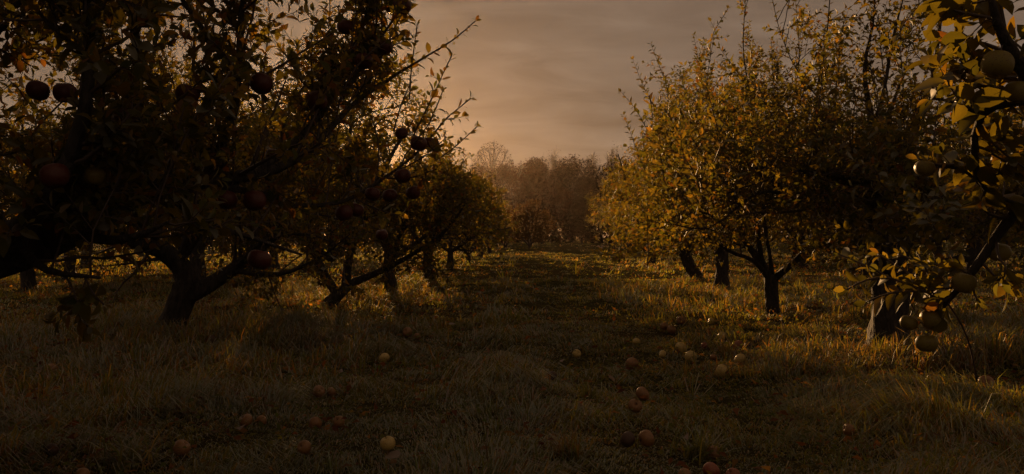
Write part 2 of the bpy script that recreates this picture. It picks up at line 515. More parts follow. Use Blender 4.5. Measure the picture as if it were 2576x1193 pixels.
# ---------------------------------------------------------------- apple trees
class Tree:
    def __init__(self, seed, base, keep=None):
        self.r = np.random.default_rng(seed)
        self.base = np.array(base, float)
        self.twigs = Tubes()
        self.lp, self.ld, self.ln, self.ls = [], [], [], []
        self.keep = keep
        self.limbs = []
        self.coarse = False
        self.thin = None

    def march(self, p, d, length, n, lift=0.0, wander=0.12):
        pts = [np.array(p, float)]
        d = norm(np.array(d, float))
        st = length / n
        w = self.r.normal(0, wander, (n, 3)); w[:, 2] += lift
        dd = d + np.cumsum(w, axis=0)
        dd /= np.sqrt((dd * dd).sum(1, keepdims=True))
        return np.concatenate((pts, pts[0] + np.cumsum(dd * st, axis=0)))

    def leafy(self, pts, spacing, size, start=0.1):
        r = self.r
        dp = pts[1:] - pts[:-1]
        seg = np.sqrt((dp * dp).sum(1))
        L = seg.sum()
        n = max(2, int(L * (1 - start) / spacing))
        cum = np.concatenate(([0], np.cumsum(seg)))
        s = L * (start + (1 - start) * (np.arange(n) + 0.5) / n)
        k = np.clip(np.searchsorted(cum, s) - 1, 0, len(seg) - 1)
        f = ((s - cum[k]) / seg[k])[:, None]
        p = pts[k] * (1 - f) + pts[k + 1] * f
        t = dp[k] / seg[k][:, None]
        m = 3                                                # rosette at the tip
        p = np.concatenate((p, np.repeat(pts[-1:], m, 0))); t = np.concatenate((t, np.repeat(t[-1:], m, 0)))
        a = r.uniform(0, 6.28) + np.arange(n + m) * 2.4 + r.normal(0, 0.3, n + m)
        tm = t.mean(0)
        ref = np.zeros(3); ref[int(np.argmin(np.abs(tm)))] = 1.0
        u = np.cross(t, ref); u /= np.sqrt((u * u).sum(1, keepdims=True))
        w = np.cross(t, u)
        o = u * np.cos(a)[:, None] + w * np.sin(a)[:, None]
        ang = r.uniform(0.5, 1.15, n + m)
        ang[n:] *= 0.7
        d = t * np.cos(ang)[:, None] + o * np.sin(ang)[:, None]
        d[:, 2] += r.uniform(-0.4, 0.12, n + m)
        sz = size * r.uniform(0.6, 1.25, n + m)
        sz[:n] *= 1.0 - 0.35 * np.maximum(0, s / L - 0.7) / 0.3
        sz[n:] *= 0.65
        nn = t - o * 0.7 + r.normal(0, 0.3, (n + m, 3)); nn[:, 2] += 0.5
        self.lp.append(p + o * 0.006); self.ld.append(d); self.ln.append(nn); self.ls.append(sz)

    def ok(self, p):
        return (self.keep is None or self.keep(p)) and not near_fruit(p)

    def shoot(self, p, d, length, spacing, size, lift=0.02, rad=0.003, wander=0.07, force=False):
        n = 2 if self.coarse else (4 if length < 0.35 else 6)
        pts = self.march(p, d, length, n, lift, wander)
        if not force and not (self.ok(pts[-1]) and self.ok(pts[len(pts) // 2])):
            return
        self.twigs.add(pts, np.linspace(rad, rad * 0.45, len(pts)), 3, cap=False)
        self.leafy(pts, spacing, size)

    def dress(self, pts, rad, o, t0=0.2):
        """secondary branches with leafy shoots along a limb"""
        r = self.r
        seg = np.linalg.norm(np.diff(pts, axis=0), axis=1)
        L = seg.sum(); cum = np.concatenate(([0], np.cumsum(seg)))
        fine = [i for i in range(len(pts)) if rad[i] < 0.016 and self.ok(pts[i])]
        if len(fine) > 3 and not self.coarse:
            self.leafy(pts[fine[0]:], o['spacing'] * 1.4, o['leaf'], 0.0)
        s = L * t0
        while s < L:
            k = max(0, min(len(seg) - 1, int(np.searchsorted(cum, s) - 1)))
            f = (s - cum[k]) / seg[k]
            p = pts[k] * (1 - f) + pts[k + 1] * f
            t = (pts[k + 1] - pts[k]) / seg[k]
            th_ = 1.0 if self.thin is None else float(np.interp(p[2], self.thin[:2], (1.0, self.thin[2])))
            if r.random() > th_:
                s += o['step'] * r.uniform(0.6, 1.4)
                continue
            side = norm(r.normal(0, 1, 3) + UP * 0.1)
            side = norm(side - t * side.dot(t))
            if r.random() < o['water']:
                d = norm(UP * 1.0 + r.normal(0, 0.16, 3) + t * 0.25)
                ln = r.uniform(0.5, 1.15) * o['scale']
                lift = 0.03
            else:
                d = norm(side * 0.85 + t * 0.5)
                ln = r.uniform(0.35, 0.95) * o['scale'] * (1 - 0.35 * s / L)
                lift = r.uniform(-0.03, 0.10)
            rr = max(0.004, min(0.4 * np.interp(s, cum, rad), 0.018))
            b = self.march(p, d, ln, 3 if self.coarse else 6, lift, 0.13)
            if not self.ok(b[-1]):
                b = self.march(p, d, ln * 0.45, 4, lift, 0.13)
            if self.ok(b[-1]):
                self.twigs.add(b, np.linspace(rr, 0.003, len(b)), 3 if self.coarse else 4, cap=False)
                self.leafy(b[len(b) // 2:], o['spacing'], o['leaf'], 0.0)
                bl = np.linalg.norm(np.diff(b, axis=0), axis=1); bc = np.concatenate(([0], np.cumsum(bl)))
                q = bc[-1] * 0.12
                while q < bc[-1] * 0.95:
                    kk = max(0, min(len(bl) - 1, int(np.searchsorted(bc, q) - 1)))
                    pp = b[kk] + (b[kk + 1] - b[kk]) * (q - bc[kk]) / bl[kk]
                    tt = (b[kk + 1] - b[kk]) / bl[kk]
                    sd = norm(r.normal(0, 1, 3)); sd = norm(sd - tt * sd.dot(tt))
                    self.shoot(pp, norm(sd * 0.8 + tt * 0.55 + UP * r.uniform(-0.25, 0.5)),
                               r.uniform(0.10, 0.42) * o['scale'], o['spacing'], o['leaf'])
                    q += o['step2'] * r.uniform(0.6, 1.4) / max(0.3, th_ ** 0.5)
            s += o['step'] * r.uniform(0.6, 1.4)


def resample(ctrl, step=0.12, wob=0.0, r=None):
    """smooth a control polyline of (x,y,z,r) rows by Catmull-Rom"""
    c = np.asarray(ctrl, float)
    c = np.vstack((2 * c[0] - c[1], c, 2 * c[-1] - c[-2]))
    out = []
    for i in range(1, len(c) - 2):
        p0, p1, p2, p3 = c[i - 1], c[i], c[i + 1], c[i + 2]
        n = max(2, int(np.linalg.norm((p2 - p1)[:3]) / step))
        for k in range(n):
            t = k / n
            out.append(0.5 * ((2 * p1) + (-p0 + p2) * t + (2 * p0 - 5 * p1 + 4 * p2 - p3) * t * t + (-p0 + 3 * p1 - 3 * p2 + p3) * t ** 3))
    out.append(c[-2])
    out = np.array(out)
    if wob and r is not None:
        k = np.linspace(0, 1, len(out))[:, None]
        w = r.normal(0, 1, (len(out), 3)); w = (w + np.roll(w, 1, 0) + np.roll(w, 2, 0)) / 3
        w[0] = 0
        out[:, :3] += w * wob * np.minimum(out[:, 3:4] * 6 + 0.2, 1) * np.minimum(1, k * 6)
    out[:, 3] = np.maximum(out[:, 3], 0.004)
    return out


def finish_tree(T, root, trunk, limbs, detail, pw, n_parts=0, stuff_leaf_cut=True):
    o = T.base
    tb = Tubes()
    if trunk is not None:
        tb.add(trunk[:, :3], trunk[:, 3], 18 if detail != 'lo' else 8, lump=0.22, seed=float(T.r.uniform(0, 9)))
        link('trunk', tb.mesh('trunk', o), M_BARK, root)
    for lm in limbs:
        t2 = Tubes()
        t2.add(lm[:, :3], lm[:, 3], 10 if detail != 'lo' else 5, lump=0.16 if detail != 'lo' else 0, seed=float(T.r.uniform(0, 9)))
        link('branch', t2.mesh('branch', o), M_BARK, root)
    if T.twigs.n:
        tag(link('twigs', T.twigs.mesh('twigs', o), M_TWIG, root), kind='stuff')
    lp = np.concatenate(T.lp); ld = np.concatenate(T.ld); ln = np.concatenate(T.ln); ls = np.concatenate(T.ls)
    mask = np.ones(len(lp), bool)
    if n_parts:
        dist = np.maximum(lp[:, 1], 0.3)
        px = W0 / 2 + lp[:, 0] / dist * F; py = H0 / 2 - (lp[:, 2] - CAM_H) / dist * F
        inside = (px > 5) & (px < W0 - 5) & (py > 0) & (py < H0) & (lp[:, 1] > 0.8)
        score = np.where(inside, ls / dist, 0)
        idx = np.argsort(-score)[:n_parts]
        idx = idx[score[idx] > 0]
        mask[idx] = False
        for i in idx:
            add_leaf_part(root, lp[i], ld[i], ln[i], ls[i] * 1.05)
    tn = tints(mask.sum(), T.r, PAL, pw)
    me = leaves_mesh('foliage', lp[mask], ld[mask], ln[mask], ls[mask], tn, detail, o)
    tag(link('foliage', me, M_LEAF, root), kind='stuff')
    return len(lp)


HANG = [
 (986, 13, 44, 4.2, 'red', 'left apple of the pair hanging at the top edge against the sky'),
 (1014, 17, 42, 4.25, 'red', 'right apple of the pair hanging at the top edge against the sky'),
 (870, 68, 46, 4.0, 'red', 'dark apple high up, left of the pair at the top edge'),
 (967, 118, 46, 4.1, 'red', 'apple hanging below the top pair near the sky'),
 (915, 154, 48, 4.0, 'red', 'dark apple lower left of the one near the sky'),
 (798, 254, 52, 3.7, 'red', 'dark apple deep in the crown above the sun glow'),
 (658, 211, 57, 3.5, 'red', 'large dusky red apple in the upper middle of the left crown'),
 (471, 237, 59, 3.3, 'red', 'large dusky red apple below the upright limb, left crown'),
 (315, 291, 57, 3.2, 'red', 'red apple under a big yellow leaf in the left crown'),
 (163, 234, 60, 2.9, 'red', 'right one of two dark apples in the upper left'),
 (96, 228, 56, 2.9, 'red', 'left one of two dark apples in the upper left'),
 (137, 443, 70, 2.6, 'red', 'biggest red apple at far left above the heavy limb'),
 (240, 444, 52, 2.8, 'green', 'greenish apple right of the biggest red one at far left'),
 (366, 48, 56, 3.1, 'green', 'dark apple near the top edge of the left crown'),
 (641, 505, 58, 3.4, 'red', 'shiny red apple hanging over the forked trunk, right of its twin'),
 (569, 503, 55, 3.4, 'red', 'dark red apple left of the shiny red one'),
 (653, 653, 62, 3.3, 'red', 'lowest big red apple hanging above the right fork'),
 (688, 392, 40, 3.7, 'red', 'small dark apple in the middle of the left crown'),
 (1010, 336, 33, 4.3, 'red', 'small apple hanging just above the joined pair'),
 (1052, 361, 45, 4.25, 'red', 'left apple of the joined pair beside the sky gap'),
 (1084, 363, 41, 4.35, 'red', 'right apple of the joined pair beside the sky gap'),
 (1014, 443, 42, 4.2, 'red', 'apple hanging directly below the joined pair'),
 (1040, 485, 40, 4.3, 'red', 'rightmost low apple on the thin bent twig'),
 (937, 489, 41, 4.1, 'red', 'apple left on the thin bent twig'),
 (980, 492, 38, 4.25, 'red', 'middle apple on the thin bent twig'),
 (865, 536, 44, 4.0, 'red', 'left one of two touching dim apples below the bent twig'),
 (895, 528, 41, 4.1, 'red', 'right one of two touching dim apples below the bent twig'),
 (961, 591, 31, 4.6, 'red', 'small red apple low above the long bare branch'),
 (2343, 804, 56, 3.3, 'green', 'upper green apple of the hanging cluster by the stout trunk'),
 (2331, 863, 53, 3.28, 'green', 'lowest green apple of the hanging cluster by the stout trunk'),
 (2286, 812, 45, 3.32, 'green', 'leftmost green apple of the hanging cluster, partly behind leaves'),
 (2424, 712, 58, 3.2, 'green', 'yellow-green apple on the branch above the hanging cluster'),
 (2513, 635, 57, 3.2, 'green', 'dark green apple hanging under the thick branch at right'),
 (2327, 424, 50, 3.0, 'green', 'round green apple hanging alone in the right crown'),
 (2509, 163, 78, 2.5, 'green', 'largest green apple among big leaves in the upper right'),
 (2560, 232, 62, 2.6, 'green', 'dark green apple at the right edge below the largest one'),
 (2552, 512, 52, 3.1, 'green', 'green apple at the right edge by the bend of the branch'),
 (1651, 567, 24, 8.8, 'green', 'small pale green apple in the crown right of the alley'),
]
HANG_P = np.array([P(a, b, d - 0.09 - 0.03 * k) for (a, b, sz, d, kd, lb) in HANG for k in range(3)])


def near_fruit(p):
    """shoots do not grow right in front of a fruit"""
    if p[1] > 5.2:
        return False
    q = HANG_P - p
    return bool(((q * q).sum(1) < 0.085 ** 2).any())


def gap(p):
    """the open sky and alley between the two rows stays clear of shoots, with an uneven edge"""
    if p[1] < 1.0:
        return True
    x, y = to_px(p)
    j = 75 * noise.noise(Vector((p[0], p[1], p[2])) * 3.1) + 45 * noise.noise(Vector((p[0], p[1], p[2])) * 9.0)
    xl = np.interp(y, [-400, 0, 100, 200, 300, 400, 470, 560, 640, 700], [1000, 1050, 1060, 1050, 1110, 1170, 1262, 1290, 1290, 1240]) + j
    xr = np.interp(y, [-400, 0, 80, 150, 240, 330, 400, 480, 600, 680, 760], [1850, 1810, 1780, 1690, 1640, 1590, 1545, 1490, 1475, 1500, 1560]) + j
    if xl < x < xr or p[2] < np.interp(p[1], (4.5, 9.0), (0.12, 0.70 if x > 1400 else 0.14)) + 0.25 * noise.noise(Vector((p[0], p[1], 0)) * 1.3):
        return False
    if 730 < x < 1100 and 180 < y < 460:                    # a loosely leaved part of the left crowns
        return noise.noise(Vector((p[0], p[1], p[2])) * 7.0) > -0.12 - 0.8 * max(0, math.hypot((x - 920) / 170, (y - 345) / 120) - 0.7)
    if x > 1820 and y < 430 and p[1] < 12:                  # open, shooty upper crowns on the right
        return noise.noise(Vector((p[0], p[1], p[2])) * 4.2) > np.interp(y, (200, 430), (-0.30, -0.7))
    if p[1] < 4.6 and x < 760 and y > 560:                  # few leaves below the heavy limb
        return noise.noise(Vector((p[0], p[1], p[2])) * 4.0) > np.interp(y, (560, 640), (-0.3, 0.22))
    if x < 760 and y < 300:
        return noise.noise(Vector((p[0], p[1], p[2])) * 5.0) > np.interp(y, (80, 300), (-0.62, -0.9))
    return True


def gap_hard(p):
    """same opening without the uneven edge, for cutting limbs back"""
    if p[1] < 1.0:
        return True
    x, y = to_px(p)
    xl = np.interp(y, [-400, 0, 100, 200, 300, 400, 470, 560, 640, 700], [1000, 1060, 1085, 1110, 1130, 1185, 1262, 1290, 1290, 1240])
    xr = np.interp(y, [-400, 0, 80, 150, 240, 330, 400, 480, 600, 680, 760], [1850, 1810, 1780, 1690, 1640, 1590, 1545, 1490, 1475, 1500, 1560])
    return not (xl < x < xr)


def auto_limbs(T, trunk_top, r0, R, Ht, n, spread=1.0):
    """limbs that leave the head of the trunk, go out and turn up, with arching side limbs"""
    r = T.r; limbs = []
    a0 = r.uniform(0, 6.28)
    for i in range(n):
        a = a0 + i * 6.283 / n + r.normal(0, 0.25)
        out = np.array((math.cos(a), math.sin(a), 0.0))
        reach = R * r.uniform(0.5, 0.85) * spread
        top = Ht * r.uniform(0.7, 0.95)
        p0 = trunk_top
        h = top - p0[2]
        w = lambda k: r.normal(0, k, 3)
        p1 = p0 + out * reach * 0.34 + UP * h * 0.2 + w(0.07)
        p2 = p0 + out * reach * 0.62 + UP * h * 0.40 + w(0.14)
        p3 = p0 + out * reach * 0.82 + UP * h * 0.66 + w(0.16)
        p4 = p0 + out * reach * 1.05 + UP * h * 0.92 + w(0.12)
        limbs.append(resample([(*(p0 - UP * 0.1), r0 * 0.60), (*p1, r0 * 0.42), (*p2, r0 * 0.26), (*p3, r0 * 0.14), (*p4, 0.005)], 0.14, 0.05, r))
        for (q0, e0, sg) in ((p1, 0.3, 1), (p2, 0.2, -1), (p2, 0.15, 1)):
            b = a + sg * r.uniform(0.3, 1.0)
            o2 = np.array((math.cos(b), math.sin(b), 0.0))
            lg = R * r.uniform(0.45, 0.75)
            q1 = q0 + o2 * lg * 0.5 + UP * r.uniform(0.05, 0.25) + w(0.05)
            q2 = q0 + o2 * lg + UP * r.uniform(-0.32, 0.25) + w(0.1)
            limbs.append(resample([(*q0, r0 * e0), (*(q0 * 0.5 + q1 * 0.5 + w(0.08)), r0 * e0 * 0.7), (*q1, r0 * e0 * 0.45), (*(q1 * 0.5 + q2 * 0.5 + w(0.09)), r0 * e0 * 0.25), (*q2, 0.004)], 0.12, 0.06, r))
    p4 = trunk_top + np.array((r.normal(0, 0.3), r.normal(0, 0.3), 0)) + UP * (Ht - trunk_top[2])
    pm = (trunk_top + p4) / 2 + r.normal(0, 0.16, 3)
    limbs.append(resample([(*(trunk_top - UP * 0.1), r0 * 0.45), (*pm, r0 * 0.22), (*p4, 0.005)], 0.14, 0.05, r))
    return limbs


def apple_tree(name, label, px, seed, R=2.1, Ht=4.2, th=0.75, tr=0.13, lean=(0, 0), n=5, limbs=None, trunk=None, detail='md',
               leaf=0.062, spacing=0.03, step=0.17, step2=0.085, pw=PW_AUT, parts=0, water=0.35, scale=1.0, group=None, world=None, extra=None, auto=0,
               keep=gap, t0=0.18, thin=None, slim=1.0):
    if world is not None:
        x, y = world
    else:
        d = CAM_H * F / (px[1] - H0 / 2)
        x, y = (px[0] - W0 / 2) / F * d, d
    z = float(gz(x, y))
    base = np.array((x, y, z))
    T = Tree(seed, base, keep)
    T.coarse = detail == 'lo'
    T.thin = thin
    root = empty(name, base)
    tag(root, label, 'tree', group)
    top = base + np.array((lean[0], lean[1], th))
    if trunk is None:
        trunk = resample([(*(base - UP * 0.12), tr * 1.45), (*(base + UP * 0.08), tr * 1.15), (*(base * 0.5 + top * 0.5 + T.r.normal(0, 0.03, 3)), tr * 0.95), (*top, tr * 0.95)], 0.05)
    elif trunk is not False:
        trunk = resample(trunk, 0.05)
    else:
        trunk = None
    L = []
    if limbs:
        L += [resample(l, 0.10, 0.012, T.r) for l in limbs]
        for lm in L:
            lm[:, 3] *= np.interp(lm[:, 3], (0.02, 0.08), (slim, 1.0))
    if limbs is None or auto:
        L += auto_limbs(T, top, tr, R, Ht, auto or n)
    o = dict(leaf=leaf, spacing=spacing, step=step, step2=step2, water=water, scale=scale)
    if keep is gap:                                          # limbs are cut back where the crown was kept clear
        L2 = []
        for lm in L:
            bad = [i for i in range(len(lm)) if lm[i, 2] > 0.8 and not gap_hard(lm[i, :3])]
            if bad and bad[0] < len(lm) - 1:
                if bad[0] < 4: continue
                lm = lm[:bad[0]].copy()
                lm[:, 3] = np.minimum(lm[:, 3], np.linspace(lm[0, 3], 0.006, len(lm)) + 0.004)
            L2.append(lm)
        L = L2
    for lm in L:
        T.dress(lm[:, :3], lm[:, 3], o, t0)
    if extra:
        extra(T, o)
    k = finish_tree(T, root, trunk, L, detail, pw, parts)
    return root, k


def L4(rows):
    """limb rows given as (pixel x, pixel y, depth, radius)"""
    return [(*P(a, b, c), r) for a, b, c, r in rows]


NLEAF = 0


def extra_A(T, o):
    # long shoots standing clear against the sky
    for rows in ([(1000, 185, 4.3, .010), (1075, 140, 4.3, .007), (1140, 100, 4.3, .005), (1197, 52, 4.3, .003)],
                 [(1045, 330, 4.3, .006), (1085, 250, 4.3, .005), (1108, 200, 4.35, .004), (1137, 138, 4.35, .003)],
                 [(1085, 345, 4.4, .006), (1120, 300, 4.4, .005), (1150, 275, 4.4, .004), (1184, 248, 4.4, .003)],
                 [(1110, 395, 4.5, .005), (1150, 365, 4.5, .004), (1200, 318, 4.5, .003)],
                 [(1030, 250, 4.3, .006), (1035, 170, 4.3, .005), (1050, 60, 4.3, .003)],
                 [(990, 330, 4.2, .006), (1010, 260, 4.2, .004), (1035, 205, 4.2, .003)],
                 [(1040, 360, 4.2, .005), (1080, 310, 4.2, .004), (1115, 225, 4.2, .003)]):
        c = resample(L4(rows), 0.06, 0.004, T.r)
        T.twigs.add(c[:, :3], c[:, 3] * 0.8, 5)
        T.leafy(c[:, :3], 0.021, 0.050, 0.05)
        for i in range(2, len(c) - 2, 2):
            if T.r.random() < 0.55:
                T.shoot(c[i, :3], norm(c[i + 1, :3] - c[i, :3] + T.r.normal(0, 0.5, 3) + UP * 0.4), T.r.uniform(0.05, 0.13), 0.022, 0.045, force=True)


root, k = apple_tree(
    'apple_tree', 'big dark apple tree nearest at left, its heavy limb entering from the left edge', None, 21, world=(-2.75, 3.1),
    trunk=[(-2.75, 3.1, -0.15, .22), (-2.75, 3.1, 0.1, .18), (-2.7, 3.1, 0.45, .15), (-2.55, 3.12, 0.75, .14)],
    limbs=[L4([(-330, 650, 3.12, .12), (-120, 650, 3.12, .105), (40, 625, 3.15, .09), (170, 570, 3.2, .080), (290, 500, 3.25, .070), (400, 470, 3.3, .058), (520, 455, 3.4, .045), (640, 440, 3.5, .036), (760, 390, 3.7, .028), (880, 270, 4.0, .022), (1000, 185, 4.3, .012)]),
           L4([(330, 495, 3.26, .045), (340, 400, 3.25, .038), (345, 200, 3.2, .030), (340, 60, 3.2, .026), (300, -150, 3.2, .02), (280, -400, 3.2, .008)]),
           L4([(520, 455, 3.4, .032), (570, 330, 3.45, .030), (600, 190, 3.5, .026), (610, 30, 3.5, .022), (640, -160, 3.5, .016), (640, -420, 3.5, .006)]),
           L4([(600, 190, 3.5, .018), (500, 60, 3.5, .016), (440, -40, 3.5, .014), (400, -250, 3.5, .006)]),
           L4([(640, 440, 3.5, .026), (760, 340, 3.7, .022), (840, 240, 3.9, .020), (880, 140, 4.0, .017), (930, 20, 4.1, .014), (960, -160, 4.1, .006)]),
           L4([(670, 490, 3.5, .020), (740, 520, 3.8, .018), (860, 510, 4.0, .016), (950, 460, 4.2, .014), (1040, 395, 4.3, .010), (1085, 340, 4.4, .006)]),
           L4([(560, 470, 3.42, .024), (670, 490, 3.5, .021)]),
           L4([(860, 250, 4.0, .016), (900, 180, 4.0, .013), (985, 60, 4.1, .010), (1050, -30, 4.2, .005)]),
           L4([(-120, 650, 3.12, .06), (60, 560, 2.8, .045), (180, 380, 2.7, .034), (230, 150, 2.7, .026), (210, -100, 2.7, .014), (200, -300, 2.7, .006)]),
           L4([(170, 570, 3.2, .035), (240, 600, 3.0, .028), (330, 600, 2.8, .02), (420, 560, 2.7, .008)]),
           L4([(40, 625, 3.15, .03), (120, 680, 2.9, .02), (250, 700, 2.7, .008)]),
           L4([(400, 470, 3.3, .03), (520, 560, 3.3, .022), (640, 600, 3.4, .016), (760, 640, 3.5, .008)]),
           L4([(230, 150, 2.7, .014), (120, 60, 2.7, .010), (40, -40, 2.7, .006)]),
           [(-2.6, 3.1, .85, .07), (-2.3, 2.5, 1.5, .05), (-1.8, 1.9, 2.2, .03), (-1.2, 1.4, 2.6, .008)],  # from here, limbs added overhead out of view to shade the left ground
           [(-2.6, 3.1, .85, .07), (-2.2, 3.0, 1.7, .05), (-1.5, 2.8, 2.4, .03), (-0.8, 2.6, 2.8, .008)],
           [(-2.6, 3.1, .85, .06), (-2.4, 3.6, 1.8, .04), (-1.8, 4.2, 2.5, .03), (-1.3, 4.6, 2.9, .008)],
           [(-2.2, 3.0, 1.7, .03), (-1.9, 2.2, 2.2, .025), (-1.0, 1.9, 2.6, .008)],
           [(-2.6, 3.1, .85, .06), (-3.0, 2.4, 1.6, .04), (-3.1, 1.4, 2.3, .008)]],
    detail='hi', leaf=0.055, spacing=0.018, step=0.058, step2=0.052, scale=0.55, pw=PW_GREEN, auto=3, R=1.5, Ht=2.9, th=0.75, tr=.10, parts=290, water=0.30, extra=extra_A, t0=0.2, thin=(1.15, 1.75, 0.85), slim=0.6)
NLEAF += k

# ---- left row
root, k = apple_tree(
    'apple_tree', 'apple tree with dark low-forked leaning trunk in the left foreground grass', (425, 850), 22,
    trunk=[(*P(408, 880, 7.6), .19), (*P(425, 835, 7.6), .135), (*P(450, 770, 7.6), .115), (*P(478, 715, 7.6), .12)],
    limbs=[L4([(478, 730, 7.6, .10), (455, 670, 7.55, .085), (400, 630, 7.4, .075), (310, 600, 7.2, .06), (180, 560, 7.0, .05), (40, 480, 6.9, .035), (-60, 380, 6.9, .02)]),
           L4([(480, 740, 7.6, .085), (530, 715, 7.6, .075), (590, 675, 7.6, .065), (680, 600, 7.7, .055), (760, 500, 7.8, .045), (820, 380, 7.9, .03), (850, 240, 8.0, .012)]),
           L4([(455, 680, 7.55, .05), (470, 600, 7.5, .045), (500, 480, 7.5, .04), (480, 300, 7.5, .03), (490, 100, 7.5, .02), (500, -80, 7.5, .008)]),
           L4([(590, 680, 7.6, .04), (700, 690, 7.4, .03), (800, 650, 7.2, .022), (880, 590, 7.1, .008)]),
           L4([(400, 630, 7.4, .045), (340, 500, 7.5, .035), (260, 300, 7.6, .03), (220, 60, 7.6, .012)]),
           L4([(680, 600, 7.7, .035), (690, 450, 7.9, .03), (660, 250, 8.1, .02), (680, 40, 8.2, .008)]),
           L4([(590, 680, 7.6, .035), (660, 610, 7.3, .026), (770, 590, 7.1, .018), (870, 625, 7.0, .006)]),
           L4([(640, 640, 7.65, .03), (700, 560, 8.1, .024), (800, 540, 8.4, .018), (900, 570, 8.6, .006)]),
           L4([(400, 630, 7.4, .03), (330, 560, 7.1, .024), (230, 560, 6.9, .016), (120, 610, 6.8, .006)]),
           L4([(460, 660, 7.55, .03), (520, 570, 7.3, .024), (600, 545, 7.1, .016), (680, 590, 7.0, .006)])],
    auto=3, R=1.9, Ht=3.4, th=0.75, tr=.09,
    detail='md', leaf=0.060, spacing=0.024, step=0.14, step2=0.078, scale=0.85, pw=PW_GREEN, parts=120, water=0.3, thin=(1.3, 2.4, 0.45), slim=0.6)
NLEAF += k

root, k = apple_tree(
    'apple_tree', 'apple tree leaning right with one long bare low branch over the left grass', (832, 775), 23,
    trunk=[(*P(822, 790, 11), .13), (*P(835, 760, 11), .085), (*P(860, 735, 11), .068), (*P(885, 712, 11), .062)],
    limbs=[L4([(880, 715, 11, .058), (950, 685, 10.9, .040), (1030, 645, 10.8, .030), (1080, 615, 10.7, .022), (1130, 570, 10.7, .02), (1180, 500, 10.7, .008)]),
           L4([(870, 725, 11, .06), (880, 640, 11, .05), (920, 520, 11.1, .04), (980, 400, 11.2, .028), (1040, 300, 11.3, .01)]),
           L4([(850, 745, 11, .06), (800, 660, 11, .05), (770, 540, 11, .04), (790, 400, 11, .025), (800, 250, 11, .01)])],
    auto=3, R=1.7, Ht=3.2, th=0.7, tr=.075, detail='md', leaf=0.082, spacing=0.027, step=0.10, step2=0.070, water=0.25, scale=0.9, t0=0.2)
NLEAF += k

LEFT = [((985, 728), 'small apple tree with short dark stump-like trunk, behind the long bare branch', dict(R=1.6, Ht=2.7, th=0.6, tr=.085)),
        ((1078, 706), 'round-headed apple tree with pale straight trunk left of the grass alley', dict(R=1.9, Ht=2.6, th=0.62, tr=.095)),
        ((1133, 684), 'apple tree with slim trunk just right of the pale straight trunk', dict(R=2.0, Ht=2.5, th=0.55, tr=.085)),
        ((1178, 664), 'apple tree with thin dark trunk, mid-way along the left row', dict(R=2.2, Ht=2.6, th=0.5, tr=.09)),
        ((1208, 652), 'far apple tree with stout dark trunk in the left row', dict(R=2.4, Ht=3.1, th=0.5, tr=.11)),
        ((1232, 640), 'last bushy apple tree at the end of the left row', dict(R=2.6, Ht=3.4, th=0.5, tr=.11))]
for i, (px, lab, kw) in enumerate(LEFT):
    dd = CAM_H * F / (px[1] - H0 / 2)
    lf = 0.085 if dd < 22 else 0.13
    st = 0.20 if dd < 22 else 0.26
    _, k = apple_tree('apple_tree', lab, px, 40 + i, detail='lo', leaf=lf, spacing=0.032 if dd < 22 else 0.052, step=st, step2=0.11 if dd < 22 else 0.15,
                      group='apple trees of the left row', water=0.5, **kw)
    NLEAF += k

# ---- right row
root, k = apple_tree(
    'apple_tree', 'large apple tree with stout trunk in tall grass behind the hanging green apples', (2238, 892), 31,
    trunk=[(*P(2226, 925, 6.6), .27), (*P(2234, 885, 6.6), .17), (*P(2240, 800, 6.6), .135), (*P(2236, 720, 6.6), .125), (*P(2232, 660, 6.6), .12)],
    limbs=[L4([(2234, 700, 6.6, .09), (2225, 600, 6.6, .08), (2190, 480, 6.6, .06), (2195, 330, 6.6, .05), (2175, 180, 6.6, .035), (2200, 20, 6.6, .025), (2180, -150, 6.6, .008)]),
           L4([(2236, 690, 6.6, .085), (2270, 610, 6.5, .075), (2312, 500, 6.5, .065), (2290, 380, 6.5, .055), (2340, 230, 6.5, .04), (2370, 40, 6.5, .028), (2390, -150, 6.5, .008)]),
           L4([(2195, 330, 6.6, .04), (2225, 220, 6.5, .034), (2250, 80, 6.4, .028), (2285, -60, 6.4, .012)]),
           L4([(2232, 660, 6.6, .055), (2185, 600, 6.4, .036), (2120, 570, 6.2, .028), (2040, 470, 6.1, .022), (1960, 330, 6.1, .016), (1900, 200, 6.1, .008)]),
           L4([(2312, 520, 6.5, .05), (2400, 480, 6.4, .04), (2500, 420, 6.3, .03), (2620, 320, 6.3, .01)]),
           L4([(2225, 600, 6.6, .05), (2120, 400, 6.9, .04), (2060, 250, 7.0, .032), (2080, 90, 7.0, .024), (2090, -80, 7.0, .008)]),
           L4([(2060, 250, 7.0, .022), (1990, 150, 7.0, .017), (1950, 30, 7.0, .012), (1930, -80, 7.0, .006)]),
           L4([(2270, 610, 6.5, .045), (2380, 600, 6.3, .035), (2470, 560, 6.2, .02), (2600, 520, 6.2, .008)]),
           L4([(2240, 690, 6.6, .05), (2200, 640, 7.0, .04), (2150, 610, 7.4, .03), (2080, 590, 7.8, .01)])],
    detail='md', leaf=0.062, spacing=0.022, step=0.105, step2=0.058, scale=0.85, auto=3, R=2.2, Ht=2.2, th=0.7, tr=.09, parts=290, water=0.32, t0=0.28, thin=(1.3, 2.0, 0.62), slim=0.26)
NLEAF += k

